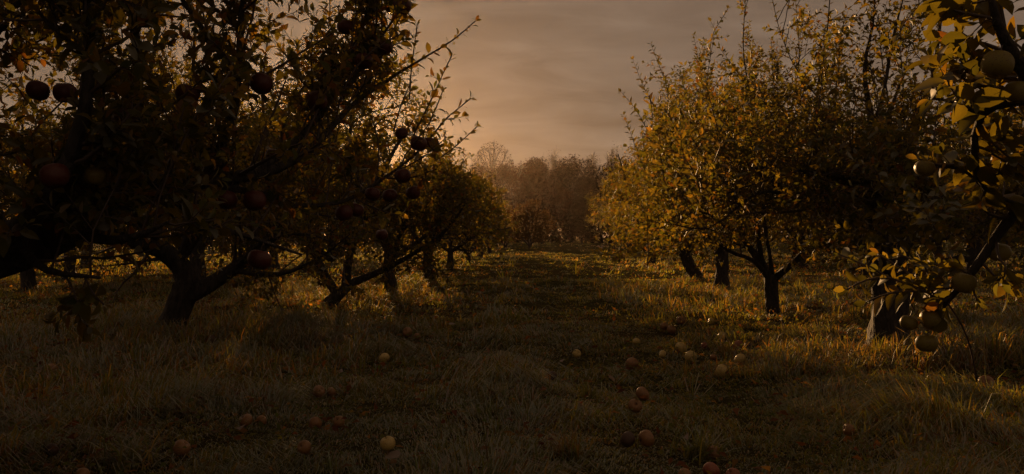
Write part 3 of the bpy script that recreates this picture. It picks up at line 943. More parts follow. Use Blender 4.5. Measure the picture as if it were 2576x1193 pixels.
root, k = apple_tree(
    'apple_tree', 'slender Y-forked apple tree in front of the straight-trunked one, right of the alley', (1946, 802), 32,
    trunk=[(*P(1952, 815, 9.4), .11), (*P(1946, 785, 9.4), .078), (*P(1942, 740, 9.4), .068), (*P(1938, 696, 9.4), .075)],
    limbs=[L4([(1938, 705, 9.4, .05), (1915, 650, 9.3, .045), (1905, 570, 9.3, .042), (1880, 440, 9.3, .035), (1890, 280, 9.3, .028), (1870, 120, 9.3, .018), (1880, -60, 9.3, .006)]),
           L4([(1938, 708, 9.4, .048), (1895, 655, 9.2, .042), (1830, 630, 9.1, .034), (1760, 570, 9.0, .028), (1700, 450, 9.0, .02), (1680, 330, 9.0, .008)]),
           L4([(1940, 712, 9.4, .055), (1985, 665, 9.3, .048), (2035, 622, 9.2, .04), (2090, 570, 9.1, .03), (2150, 450, 9.1, .02), (2170, 300, 9.1, .008)]),
           L4([(1990, 662, 9.3, .034), (2008, 590, 9.4, .032), (2010, 480, 9.5, .028), (1985, 330, 9.5, .024), (2010, 150, 9.5, .018), (2000, -20, 9.5, .006)]),
           L4([(1880, 440, 9.3, .022), (1800, 340, 9.3, .018), (1780, 220, 9.3, .014), (1795, 100, 9.3, .006)]),
           L4([(1905, 560, 9.3, .022), (1960, 440, 9.2, .018), (1950, 280, 9.2, .014), (1940, 100, 9.2, .006)])],
    detail='md', leaf=0.061, spacing=0.022, step=0.12, step2=0.058, scale=0.85, auto=4, R=2.0, Ht=2.6, th=0.47, tr=.06, parts=200, water=0.34, t0=0.25, thin=(1.8, 2.8, 0.55), slim=0.36)
NLEAF += k


def shoots_R3(T, o):
    for rows in ([(1680, 430, 13.6, .02), (1630, 330, 13.6, .014), (1595, 270, 13.6, .008), (1562, 232, 13.6, .004)],
                 [(1690, 400, 13.6, .02), (1650, 280, 13.6, .014), (1620, 220, 13.6, .008), (1592, 150, 13.6, .004)],
                 [(1710, 360, 13.6, .02), (1690, 260, 13.6, .012), (1660, 170, 13.6, .008), (1638, 112, 13.6, .004)],
                 [(1640, 470, 13.4, .02), (1610, 400, 13.4, .012), (1588, 340, 13.4, .008), (1570, 290, 13.4, .004)],
                 [(1740, 330, 13.8, .02), (1725, 240, 13.8, .012), (1710, 170, 13.8, .004)],
                 [(1770, 330, 13.8, .02), (1765, 200, 13.8, .012), (1745, 90, 13.8, .004)]):
        c = resample(L4(rows), 0.09, 0.01, T.r)
        T.twigs.add(c[:, :3], c[:, 3] * 0.55, 4)
        T.leafy(c[:, :3], 0.036, 0.115, 0.0)
        for i in range(1, len(c) - 4, 2):
            T.shoot(c[i, :3], norm(c[i + 1, :3] - c[i, :3] + T.r.normal(0, 0.6, 3) + UP * 0.3), T.r.uniform(0.10, 0.4), 0.03, 0.08, force=True)


root, k = apple_tree(
    'apple_tree', 'bushy apple tree with thick straight trunk, its crown bordering the right of the sky', (1815, 731), 33,
    R=2.15, Ht=4.0, th=0.72, tr=.12, n=6, detail='lo', leaf=0.066, spacing=0.024, step=0.135, step2=0.075, water=0.4, extra=shoots_R3, t0=0.22, thin=(2.3, 3.4, 0.4))
NLEAF += k

RIGHT = [((1752, 707), 'leaning apple tree half hidden behind the thick straight trunk', dict(R=2.1, Ht=4.2, th=0.6, tr=.12, lean=(-0.25, 0))),
         ((1640, 668), 'apple tree drooping to the grass at the right edge of the alley', dict(R=2.3, Ht=4.0, th=0.8, tr=.13)),
         ((1585, 645), 'far apple tree bordering the end of the alley at right', dict(R=2.4, Ht=4.4, th=0.8, tr=.13)),
         ((1545, 630), 'farthest apple tree of the right row', dict(R=2.6, Ht=5.0, th=0.8, tr=.14))]
for i, (px, lab, kw) in enumerate(RIGHT):
    dd = CAM_H * F / (px[1] - H0 / 2)
    lf = 0.085 if dd < 22 else 0.13
    _, k = apple_tree('apple_tree', lab, px, 60 + i, detail='lo', leaf=lf, spacing=0.032 if dd < 22 else 0.052, step=0.20 if dd < 22 else 0.26,
                      step2=0.11 if dd < 22 else 0.15, group='apple trees of the right row', **kw)
    NLEAF += k

# ---- rows further out, copies of three far trees
OUT = [(('shadowed apple tree standing far back beyond the left foreground trunk', -9.6, 18.5, 3), ('dim apple tree in the outer left row, second from the left edge', -12.0, 24.0, 3),
        ('dim apple tree in the outer left row behind the forked trunk', -6.7, 24.0, 3), ('small dim apple tree deep in the outer left row', -9.0, 31.0, 3),
        ('distant apple tree of the outer left row, near the leaning tree', -7.2, 38.0, 3), ('distant apple tree at the far end of the outer left row', -14, 27, 3), ('apple tree added behind the low-forked trunk to block the low sun', -5.1, 13.8, 3),  # last tree here added to block sun from the left ground
        ('apple tree added behind the left fork to keep sun off the grass', -5.3, 17.5, 3), ('dim apple tree at the left edge of the outer left row', -8.2, 14.5, 3)),  # first tree here added in the sun's path to darken the left grass
       (('apple tree with dark trunk seen between the Y-fork and the stout trunk', 8.3, 20.0, 4), ('small spreading apple tree far right of the Y-forked trunk', 8.9, 26.0, 4),
        ('apple tree with thin trunk at the right edge, behind the hanging apples', 11.6, 21.5, 4), ('dim apple tree in the second right row behind the stout trunk', 9.2, 15.0, 4),
        ('distant apple tree in the second right row', 9.8, 34.0, 4), ('distant apple tree behind the Y-forked tree', 7.6, 42.0, 4), ('distant apple tree in the outermost right row', 15.0, 30.0, 4),
        ('distant small apple tree at the far right edge', 17.5, 27.0, 4))]
proto = None


def copy_tree(root, loc, rz, sc_):
    r = root.copy(); COL.objects.link(r)
    r.location = loc; r.rotation_euler = (0, 0, rz); r.scale = (sc_, sc_, sc_)
    for ch in list(root.children):
        c = ch.copy(); COL.objects.link(c); c.parent = r
    return r


protos = []
for gi, rows in enumerate(OUT):
    for i, (lab, x, y, _) in enumerate(rows):
        if i < 2:
            rt, k = apple_tree('apple_tree', lab, None, 80 + gi * 10 + i, world=(x, y), R=2.2, Ht=3.9, th=0.8, tr=.13, detail='lo', leaf=0.13, spacing=0.045, step=0.19, step2=0.12,
                               group='apple trees of the outer rows', keep=lambda p: p[2] > 0.5)
            NLEAF += k
            protos.append(rt)
        else:
            rt = copy_tree(protos[gi * 2 + i % 2], (x, y, float(gz(x, y))), 1.3 * i, 0.92 + 0.05 * (i % 4))
            rt['label'] = lab

for lab, x, y, rz in (('unseen apple tree added left of the camera to shade the left ground', -3.75, 1.4, 0.4), ('unseen apple tree added further back to shade the left ground', -3.6, -1.4, 2.0)):  # unseen trees added to darken the ground at left
    rt = copy_tree(protos[0], (x, y, float(gz(x, abs(y)))), rz, 0.8)
    rt['label'] = lab

# ---- nearest right: a branch hanging into the picture from a tree outside the frame
def extra_R0(T, o):
    r = T.r
    def twig(rows, sp, size, rad=1.0, force=True, leafy=True):
        c = resample(L4(rows), 0.05, 0.003, r)
        T.twigs.add(c[:, :3], c[:, 3] * rad, 5)
        if leafy:
            T.leafy(c[:, :3], sp, size, 0.1)
        return c
    twig([(2378, 765, 3.3, .006), (2330, 735, 3.3, .005), (2240, 700, 3.35, .0045), (2180, 705, 3.35, .004), (2130, 730, 3.35, .003)], 0.017, 0.072)
    twig([(2240, 700, 3.35, .004), (2180, 670, 3.4, .0035), (2110, 640, 3.4, .002)], 0.019, 0.062)
    twig([(2330, 735, 3.3, .004), (2250, 735, 3.3, .003), (2180, 760, 3.3, .002)], 0.017, 0.072)
    twig([(2345, 780, 3.3, .005), (2335, 690, 3.3, .004), (2310, 640, 3.3, .003)], 0.026, 0.056)
    twig([(2378, 765, 3.3, .006), (2350, 780, 3.3, .005), (2320, 800, 3.3, .004)], 0.024, 0.062)
    twig([(2300, 780, 3.35, .004), (2290, 760, 3.35, .003), (2300, 735, 3.35, .003)], 0.03, 0.056)
    twig([(2385, 765, 3.3, .0042), (2420, 820, 3.35, .0036), (2442, 880, 3.4, .003), (2452, 925, 3.45, .0026), (2457, 960, 3.5, .002)], 1, 0.05, leafy=False)
    twig([(2430, 700, 3.25, .004), (2380, 670, 3.3, .0035), (2320, 660, 3.4, .003), (2260, 640, 3.45, .002)], 0.019, 0.066)
    twig([(2350, 740, 3.3, .004), (2290, 690, 3.4, .0035), (2210, 640, 3.5, .002)], 0.018, 0.066)
    twig([(2440, 690, 3.2, .006), (2452, 740, 3.2, .004), (2460, 760, 3.2, .002)], 0.03, 0.055)
    twig([(2400, 415, 3.0, .006), (2360, 415, 3.0, .005), (2310, 400, 3.0, .003)], 0.03, 0.062)


root, k = apple_tree(
    'apple_tree', 'nearest apple tree at the right edge, its low branch carrying green apples and large leaves', None, 34, world=(2.75, 3.2),
    trunk=[(2.75, 3.2, -0.15, .2), (2.75, 3.2, 0.1, .16), (2.7, 3.2, 0.5, .14), (2.65, 3.15, 0.9, .13)],
    limbs=[L4([(2980, 560, 3.2, .06), (2760, 470, 3.1, .045), (2620, 480, 3.1, .034), (2545, 545, 3.15, .022), (2480, 635, 3.2, .018), (2420, 715, 3.25, .014), (2375, 772, 3.3, .009)]),
           L4([(2980, 560, 3.2, .07), (2800, 360, 2.9, .05), (2650, 240, 2.7, .035), (2560, 160, 2.6, .022), (2510, 60, 2.5, .014), (2480, -60, 2.5, .006)]),
           L4([(2650, 240, 2.7, .022), (2540, 260, 2.7, .016), (2470, 290, 2.8, .013), (2450, 400, 2.9, .011), (2480, 480, 3.0, .008), (2580, 520, 3.0, .005)]),
           L4([(2480, 480, 3.0, .006), (2420, 425, 3.0, .006), (2350, 420, 3.0, .004)]),
           L4([(2470, 290, 2.8, .008), (2400, 260, 2.75, .006), (2340, 250, 2.7, .003)]),
           L4([(2800, 360, 2.9, .04), (2750, 100, 3.0, .03), (2680, -150, 3.0, .015), (2650, -350, 3.0, .006)])],
    detail='hi', leaf=0.080, spacing=0.026, step=0.075, step2=0.07, scale=0.36, pw=PW_AUT, parts=290, water=0.12, extra=extra_R0, t0=0.3,
    keep=lambda p: (to_px(p)[0] > 2330 and not (to_px(p)[0] < 2480 and 520 < to_px(p)[1] < 660)) if p[1] > 0.8 else True)
NLEAF += k

# ---------------------------------------------------------------- woodland behind
def wood_tree(label, x, ytop, hw, depth, kind, seed, group=None, dens=1.0):
    """kind: 'leafy', 'dark', 'bare', 'dome', 'bush'"""
    r = np.random.default_rng(seed)
    X = (x - W0 / 2) / F * depth
    top = CAM_H + (H0 / 2 - ytop) / F * depth
    R = hw / F * depth
    base = np.array((X, depth, 0.0))
    root = empty('woodland_tree', base)
    tag(root, label, 'tree', group)
    # trunk and limbs
    th = top * {'bush': 0.06, 'leafy': 0.10, 'dark': 0.05, 'bare': 0.3, 'dome': 0.3}[kind]
    cz = th + (top - th) * 0.5
    tb = Tubes()
    pts = resample([(X, depth, -0.3, 0.02 * top + .08), (X + r.normal(0, .15), depth, th, 0.016 * top + .05), (X + r.normal(0, .4), depth, top * 0.72, 0.05)], 0.8)
    tb.add(pts[:, :3], pts[:, 3], 7)
    link('trunk', tb.mesh('trunk', base), M_BARK, root)
    tw = Tubes()
    nl = {'bare': 26, 'dome': 48, 'leafy': 14, 'dark': 10, 'bush': 8}[kind]
    tips = []
    for i in range(nl):
        a = r.uniform(0, 6.283)
        if kind == 'dome':
            el = math.asin(r.uniform(0.02, 1.0))
            rr = 1.0
        else:
            el = r.uniform(-0.2, 1.45); rr = r.uniform(0.6, 1.0)
        o = np.array((math.cos(a) * math.cos(el) * R, math.sin(a) * math.cos(el) * R, math.sin(el) * (top - cz))) * rr
        if kind == 'dome':
            z0 = top - (top - th) * 0.62
            tip = np.array((X, depth, z0)) + np.array((o[0], o[1], math.sin(el) * (top - z0)))
        else:
            tip = np.array((X, depth, cz)) + o
        st = pts[int(r.uniform(0.45, 0.95) * (len(pts) - 1)), :3]
        mid = st * 0.45 + tip * 0.55 + r.normal(0, 0.25, 3) + (UP * 0.5 if kind == 'dome' else 0)
        c = resample([(*st, .09), (*mid, .06), (*tip, .025)], 0.7)
        tw.add(c[:, :3], c[:, 3], 3, cap=False)
        tips.append((mid, tip))
        if kind in ('bare', 'dome', 'leafy'):
            for j in range(16 if kind != 'leafy' else 5):
                q = mid + (tip - mid) * r.uniform(0.1, 1)
                d = norm((tip - mid) / max(np.linalg.norm(tip - mid), .01) + r.normal(0, 0.55, 3) + UP * (0.25 if kind != 'dome' else 0.0))
                ln = r.uniform(0.5, 1.3) if kind != 'dome' else r.uniform(0.25, 0.7)
                tw.add(np.array([q, q + d * ln * 0.5 + r.normal(0, .06, 3), q + d * ln]), [.028, .022, .012], 3, cap=False)
    tag(link('twigs', tw.mesh('twigs', base), M_TWIG, root), kind='stuff')
    n = int({'leafy': 11000, 'dark': 11000, 'bare': 2200, 'dome': 3400, 'bush': 9000}[kind] * dens)
    # leaves: clumped around random centres within an uneven ellipsoid
    nc = 60
    u = r.normal(0, 1, (nc, 3)); u /= np.linalg.norm(u, axis=1, keepdims=True)
    cen = u * (r.uniform(0.45, 1.0, (nc, 1)) ** 0.7)
    cen[:, 2] = np.where(cen[:, 2] < -0.75, -0.75, cen[:, 2])
    k = r.integers(0, nc, n)
    q = cen[k] * 0.86 + np.clip(r.normal(0, 0.13, (n, 3)), -0.2, 0.2) * r.uniform(0.7, 1.3, (nc, 1))[k]
    if kind == 'dome':
        uu = r.normal(0, 1, (n, 3)); uu /= np.linalg.norm(uu, axis=1, keepdims=True); uu[:, 2] = np.abs(uu[:, 2])
        q = uu * r.uniform(0.86, 1.02, (n, 1))
        z0 = top - (top - th) * 0.62
        pos = np.array((X, depth, z0)) + q * np.array((R, R, top - z0))
    else:
        pos = np.array((X, depth, cz)) + q * np.array((R, R, (top - cz)))
    pos[:, 2] = np.maximum(pos[:, 2], 0.3)
    d = r.normal(0, 1, (n, 3)); nn = r.normal(0, 1, (n, 3)) + np.array((0, 0, 0.6))
    size = r.uniform(0.17, 0.42, n) / dens ** 0.5 * (0.55 if kind in ('bare', 'dome') else 1.0) * (0.5 if kind == 'bush' else 1.0)
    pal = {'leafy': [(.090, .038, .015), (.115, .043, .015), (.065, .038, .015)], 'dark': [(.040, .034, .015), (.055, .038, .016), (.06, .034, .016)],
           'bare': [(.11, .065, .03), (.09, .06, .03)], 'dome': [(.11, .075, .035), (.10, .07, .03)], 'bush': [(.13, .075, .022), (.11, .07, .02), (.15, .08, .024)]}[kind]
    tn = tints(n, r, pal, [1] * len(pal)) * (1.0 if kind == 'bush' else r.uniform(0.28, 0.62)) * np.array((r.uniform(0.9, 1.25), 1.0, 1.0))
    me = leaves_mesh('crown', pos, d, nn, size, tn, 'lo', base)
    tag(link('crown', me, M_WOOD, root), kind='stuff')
    return root


WOOD = [('pale bare dome-crowned tree rising above the distant treeline left of centre', 1240, 357, 60, 150, 'dome'),
        ('small round brown tree right of the dome-crowned one on the skyline', 1345, 382, 62, 150, 'leafy'),
        ('thin bare-twigged tree in the middle of the distant treeline', 1392, 374, 30, 158, 'bare'),
        ('broad dense rust-brown tree at the centre of the skyline', 1438, 372, 72, 150, 'leafy'),
        ('open bare tree right of the dense rust-brown skyline tree', 1492, 376, 30, 160, 'bare'),
        ('bare forked tree on the skyline beside the right orchard row', 1544, 358, 26, 146, 'bare'),
        ('brown woodland tree at the foot of the dome-crowned tree', 1205, 398, 105, 140, 'leafy'),
        ('brown woodland tree below the small round skyline tree', 1295, 396, 100, 138, 'leafy'),
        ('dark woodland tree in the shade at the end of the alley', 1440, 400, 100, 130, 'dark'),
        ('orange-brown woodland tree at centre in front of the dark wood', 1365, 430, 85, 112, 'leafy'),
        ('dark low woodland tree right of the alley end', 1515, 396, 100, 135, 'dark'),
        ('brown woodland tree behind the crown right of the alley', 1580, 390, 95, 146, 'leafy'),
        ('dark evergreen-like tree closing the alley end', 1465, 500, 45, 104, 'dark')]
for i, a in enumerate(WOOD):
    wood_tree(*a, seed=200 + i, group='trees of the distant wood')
wood_tree('round golden-brown bush-like tree beside the alley end', 1336, 503, 58, 62, 'bush', 260)
wood_tree('second rounded bush-like tree behind the left row end', 1275, 520, 50, 70, 'bush', 261)
ORD = ['first', 'second', 'third', 'fourth', 'fifth', 'sixth', 'seventh', 'eighth', 'ninth', 'tenth', 'eleventh', 'twelfth', 'thirteenth', 'fourteenth', 'fifteenth', 'sixteenth']
NTH = {'left': list(ORD), 'right': list(ORD)}
x = -150
i = 0
rw = np.random.default_rng(5)
while x < 2760:
    if 1150 < x < 1600:
        x = 1610
    yt = 430 + rw.uniform(-22, 22) if x < 1150 else 398 + rw.uniform(-22, 22)
    side = 'left' if x < 1288 else 'right'
    nth = NTH[side][0]; NTH[side] = NTH[side][1:]
    kd = ('leafy', 'dark', 'leafy', 'bare')[i % 4]
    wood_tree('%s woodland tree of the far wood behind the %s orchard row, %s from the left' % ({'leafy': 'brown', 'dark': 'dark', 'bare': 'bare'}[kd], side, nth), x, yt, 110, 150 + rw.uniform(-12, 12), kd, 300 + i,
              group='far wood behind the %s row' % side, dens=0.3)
    x += rw.uniform(95, 130)
    i += 1

def build_undergrowth():
    r = np.random.default_rng(91)
    n = 26000
    x = r.uniform(-105, 105, n); y = r.uniform(112, 150, n)
    hgt = 2.2 + 2.6 * lowf(np.stack((x, y), 1), 0.35, 2.0)
    z = hgt * r.uniform(0, 1, n) ** 0.8
    pos = np.stack((x, y, z), 1)
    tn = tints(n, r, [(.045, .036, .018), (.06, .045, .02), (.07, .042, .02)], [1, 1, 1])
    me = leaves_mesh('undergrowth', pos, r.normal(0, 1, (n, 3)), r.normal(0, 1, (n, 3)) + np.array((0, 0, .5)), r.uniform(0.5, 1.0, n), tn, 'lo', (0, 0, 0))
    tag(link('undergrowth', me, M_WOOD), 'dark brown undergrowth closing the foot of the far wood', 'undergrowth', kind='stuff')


def lowf(xy, s, o):
    x, y = xy[:, 0] * s + o, xy[:, 1] * s - o
    return 0.5 + 0.25 * (np.sin(x * 1.3 + np.sin(y * 0.9)) + np.sin(y * 1.7 + 1.3 * np.sin(x * 0.7 + 2)))


build_undergrowth()
print('LEAVES', NLEAF)

# ---------------------------------------------------------------- apples
def apple_mesh(name, seed, mat, squat=0.9):
    r = random.Random(seed)
    prof = [(0.0, 0.32), (0.035, 0.33), (0.08, 0.375), (0.15, 0.425), (0.24, 0.435), (0.335, 0.395), (0.42, 0.30), (0.475, 0.17), (0.495, 0.02), (0.475, -0.13), (0.415, -0.285),
            (0.29, -0.405), (0.20, -0.44), (0.13, -0.425), (0.07, -0.395), (0.0, -0.385)]
    n = 24
    vs_, fs = [], []
    p1, p2 = r.uniform(0, 6), r.uniform(0, 6)
    k1 = r.uniform(0.01, 0.05)
    for (a, z) in prof[1:-1]:
        for j in range(n):
            t = j / n * 2 * math.pi
            lob = 1 + 0.025 * math.cos(5 * t + p1) * (1 if z < 0 else 0.4) + k1 * math.cos(2 * t + p2) + 0.03 * math.cos(t + p1)
            vs_.append((a * lob * math.cos(t), a * lob * math.sin(t), z * squat + 0.03 * a * math.cos(t + p2)))
    m = len(prof) - 2
    for i in range(m - 1):
        for j in range(n):
            j2 = (j + 1) % n
            fs.append((i * n + j, (i + 1) * n + j, (i + 1) * n + j2, i * n + j2))
    top = len(vs_); vs_.append((0, 0, prof[0][1] * squat)); bot = len(vs_); vs_.append((0, 0, prof[-1][1] * squat))
    tr = []
    for j in range(n):
        j2 = (j + 1) % n
        tr.append((top, j, j2)); tr.append((bot, (m - 1) * n + j2, (m - 1) * n + j))
    me = mesh_np(name, vs_, [np.array(fs), np.array(tr)])
    me.materials.append(mat)
    return me


AM = {k: [apple_mesh('apple', s, m, q) for s, q in ((1, .88), (2, .94), (3, .84))] for k, m in
      (('red', M_RED), ('green', M_GREEN), ('yel', M_YEL), ('org', M_ORG), ('rot', M_ROT), ('wred', M_WRED))}
_tb = Tubes()
_tb.add(np.array([(0, 0, .27), (0.01, 0, .42), (.035, 0, .58), (.05, 0.01, .68)]), [.026, .02, .02, .03], 5)
STEM = _tb.mesh('stem'); STEM.materials.append(M_TWIG)
_tb = Tubes()
for _i in range(5):
    _a = _i * 1.2566
    _tb.add(np.array([(.02 * math.cos(_a), .02 * math.sin(_a), -.335), (.05 * math.cos(_a), .05 * math.sin(_a), -.37), (.07 * math.cos(_a), .07 * math.sin(_a), -.41)]), [.02, .016, .006], 3)
CALYX = _tb.mesh('calyx'); CALYX.materials.append(M_TWIG)
ra = random.Random(77)


def put_apple(label, pos, size, kind, rot, group, stem=True):
    o = bpy.data.objects.new('apple', ra.choice(AM[kind]))
    COL.objects.link(o)
    o.location = pos; o.scale = (size, size, size); o.rotation_euler = rot
    tag(o, label, 'apple', group)
    if stem:
        s = bpy.data.objects.new('stem', STEM); COL.objects.link(s); s.parent = o
    c = bpy.data.objects.new('calyx', CALYX); COL.objects.link(c); c.parent = o
    return o


FALLEN = [
 (802, 981, 38, 'org', 'larger of two orange windfall apples side by side left of centre'),
 (833, 982, 30, 'org', 'smaller apple touching the right side of a bigger windfall'),
 (975, 1108, 46, 'yel', 'pale windfall apple alone at bottom, left of centre'),
 (1025, 831, 29, 'org', 'windfall apple on the far left edge of the alley grass'),
 (1050, 844, 20, 'org', 'little half-buried apple right beside the far windfall'),
 (967, 897, 34, 'yel', 'dull windfall apple sunk in grass left of the big tuft'),
 (793, 1060, 40, 'org', 'dark windfall apple below the touching pair'),
 (852, 1057, 36, 'org', 'dark windfall apple sunk in grass, right one below the touching pair'),
 (766, 1119, 42, 'org', 'windfall apple at bottom left between dry blades'),
 (619, 1052, 42, 'org', 'rounded windfall apple in the lower left shade'),
 (657, 1054, 33, 'org', 'small brown apple right of the rounded shaded windfall'),
 (457, 1121, 50, 'org', 'big windfall apple in dark grass at the bottom left'),
 (130, 926, 38, 'org', 'dim windfall apple in the deep shade at far left'),
 (130, 1126, 40, 'rot', 'nearly black windfall apple in the bottom left corner shade'),
 (535, 845, 32, 'rot', 'dark windfall apple right of the low-forked trunk'),
 (207, 1188, 40, 'org', 'orange windfall apple cut by the bottom edge at left'),
 (1590, 911, 38, 'org', 'orange windfall apple left of the scattered cluster'),
 (1712, 871, 34, 'yel', 'yellow windfall apple touching leaves, upper left of the yellow pair'),
 (1738, 893, 36, 'yel', 'yellow windfall apple, lower right of the yellow pair'),
 (1815, 928, 38, 'yel', 'yellow windfall apple lowest in the right cluster'),
 (1862, 901, 36, 'yel', 'yellow windfall apple at the edge of the tall grass'),
 (1856, 864, 36, 'wred', 'red windfall apple in the right cluster'),
 (1882, 868, 25, 'rot', 'dark small apple behind the red windfall'),
 (1689, 831, 27, 'org', 'front one of two orange apples at the back of the cluster'),
 (1671, 818, 25, 'org', 'rear one of two orange apples at the back of the cluster'),
 (1713, 803, 26, 'org', 'farthest orange apple behind the cluster'),
 (1789, 806, 20, 'yel', 'tiny yellow apple far back near the Y-forked trunk'),
 (1816, 845, 27, 'yel', 'pale yellow apple behind the red windfall'),
 (1601, 857, 24, 'yel', 'small pale apple at the left back of the cluster'),
 (1451, 887, 27, 'yel', 'pale windfall apple alone in the middle of the alley grass'),
 (1667, 888, 24, 'yel', 'small yellow apple left of the yellow pair'),
 (1795, 896, 22, 'org', 'small apple between the yellow pair and the tall grass'),
 (1771, 866, 20, 'wred', 'small reddish apple between the yellow pair and the red windfall'),
 (1616, 987, 42, 'org', 'orange windfall apple, upper of two in the right foreground middle'),
 (1598, 1016, 42, 'org', 'grass-covered windfall apple just below another orange one'),
 (1626, 1097, 52, 'org', 'large orange windfall apple beside a rotten black one'),
 (1579, 1100, 46, 'rot', 'rotten black apple beside the large orange windfall'),
 (1797, 1133, 41, 'org', 'pinkish half-hidden apple above the red one at the bottom edge'),
 (1789, 1178, 54, 'wred', 'red windfall apple near the bottom edge, right of centre'),
 (1722, 1191, 42, 'org', 'orange apple cut by the bottom edge, left of the red one'),
 (1844, 1190, 44, 'wred', 'red apple cut by the bottom edge, right of another red one'),
 (1389, 943, 28, 'rot', 'shrivelled reddish apple right of the big grass tuft'),
 (2135, 1076, 38, 'org', 'bruised orange apple in the grass below the stout trunk'),
 (2480, 958, 46, 'org', 'windfall apple at the foot of the thin hanging twig at right'),
]
APPLE_XY = []
for (x, y, s, kind, lab) in FALLEN:
    d = CAM_H * F / ((y - H0 / 2) + 0.40 * s)
    for _ in range(3):
        X = (x - W0 / 2) / F * d
        d = (CAM_H - float(gz(X, d)) - 0.025) * F / ((y - H0 / 2) + 0.40 * s)
    X = (x - W0 / 2) / F * d
    size = 0.86 * s * d / F
    APPLE_XY.append((X, d, size))
    put_apple(lab, (X, d, float(gz(X, d)) + 0.022 + size * 0.36), size, kind, (ra.uniform(-1.2, 1.2), ra.uniform(-1.2, 1.2), ra.uniform(0, 6.28)), 'windfall apples in the grass', stem=ra.random() < 0.7)

for (x, y, s, d, kind, lab) in HANG:
    p = P(x, y, d)
    size = s * d / F
    put_apple(lab, p, size, kind, (ra.uniform(-.3, .3), ra.uniform(-.3, .3), ra.uniform(0, 6.28)), 'apples hanging on the ' + ('left tree' if x < 1288 else 'right branches'))

# ---------------------------------------------------------------- grass
def tuft_field(xy, h, nb, width, tint_fn, lean, r, spread, flow=None):
    """xy Nx2 tuft centres, h heights, nb blades each -> verts, quads, tris, tint; flow: combed direction per tuft"""
    n = len(xy)
    m = n * nb
    c = np.repeat(xy, nb, axis=0)
    az = r.uniform(0, 6.283, m)
    if flow is None:
        taz = np.repeat(r.uniform(0, 6.283, n), nb); wgt = 0.8
    else:
        taz = np.repeat(flow, nb); wgt = 1.5
    out = np.stack((np.cos(az), np.sin(az)), 1) + wgt * np.stack((np.cos(taz), np.sin(taz)), 1)
    out /= np.maximum(np.linalg.norm(out, axis=1, keepdims=True), 0.1)
    pos = c + np.stack((np.cos(az), np.sin(az)), 1) * (r.uniform(0, 1, (m, 1)) * np.repeat(spread, nb)[:, None])
    hh = np.repeat(h, nb) * r.uniform(0.45, 1.25, m)
    le = hh * r.uniform(0.3, 1.6, m) * np.repeat(lean, nb)
    w = np.repeat(width, nb) * r.uniform(0.6, 1.3, m)
    z = gz(pos[:, 0], pos[:, 1]) - 0.01
    wd_ = np.stack((-out[:, 1], out[:, 0]), 1)
    wd_ = wd_ + out * r.normal(0, 0.6, (m, 1))
    wd_ /= np.linalg.norm(wd_, axis=1, keepdims=True)
    V = np.zeros((m, 5, 3), np.float32)
    mid = pos + out * (le * 0.42)[:, None]
    tip = pos + out * le[:, None] + wd_ * (r.normal(0, 0.18, m) * hh)[:, None]
    lr = le / hh
    top = np.clip(0.80 + 0.12 * lr, 0.8, 1.0)
    droop = np.clip(1.25 - 0.55 * lr, 0.15, 1.05)
    V[:, 0, :2] = pos - wd_ * (w * 0.5)[:, None]; V[:, 1, :2] = pos + wd_ * (w * 0.5)[:, None]
    V[:, 2, :2] = mid - wd_ * (w * 0.42)[:, None]; V[:, 3, :2] = mid + wd_ * (w * 0.42)[:, None]
    V[:, 4, :2] = tip
    V[:, 0, 2] = z; V[:, 1, 2] = z
    V[:, 2, 2] = z + hh * top * 0.85; V[:, 3, 2] = z + hh * top * 0.85
    V[:, 4, 2] = z + hh * droop
    b = (np.arange(m) * 5)[:, None]
    q = b + np.array((0, 1, 3, 2))[None]
    t = b + np.array((2, 3, 4))[None]
    C = np.repeat(tint_fn(np.repeat(np.arange(n), nb)), 5, axis=0)
    return V.reshape(-1, 3), q, t, C


def sample_wedge(n, d0, d1, r, half=0.78):
    d = np.sqrt(r.uniform(d0 * d0, d1 * d1, n))
    return np.stack((r.uniform(-half, half, n) * d, d), 1)


def row_dist(xy):
    """0 in the mown alley, 1 under the tree rows"""
    c = 0.10 + 0.062 * xy[:, 1]
    return np.clip((np.abs(xy[:, 0] - c) - 0.9) / 1.6, 0, 1)


def lowf(xy, s, o):
    x, y = xy[:, 0] * s + o, xy[:, 1] * s - o
    return 0.5 + 0.25 * (np.sin(x * 1.3 + np.sin(y * 0.9)) + np.sin(y * 1.7 + 1.3 * np.sin(x * 0.7 + 2)))


G_GREEN = np.array([(0.100, 0.118, 0.032), (0.138, 0.146, 0.040), (0.172, 0.158, 0.050), (0.118, 0.146, 0.056)])
G_DRY = np.array([(0.22, 0.165, 0.065), (0.27, 0.20, 0.085), (0.16, 0.105, 0.046), (0.19, 0.108, 0.044)])


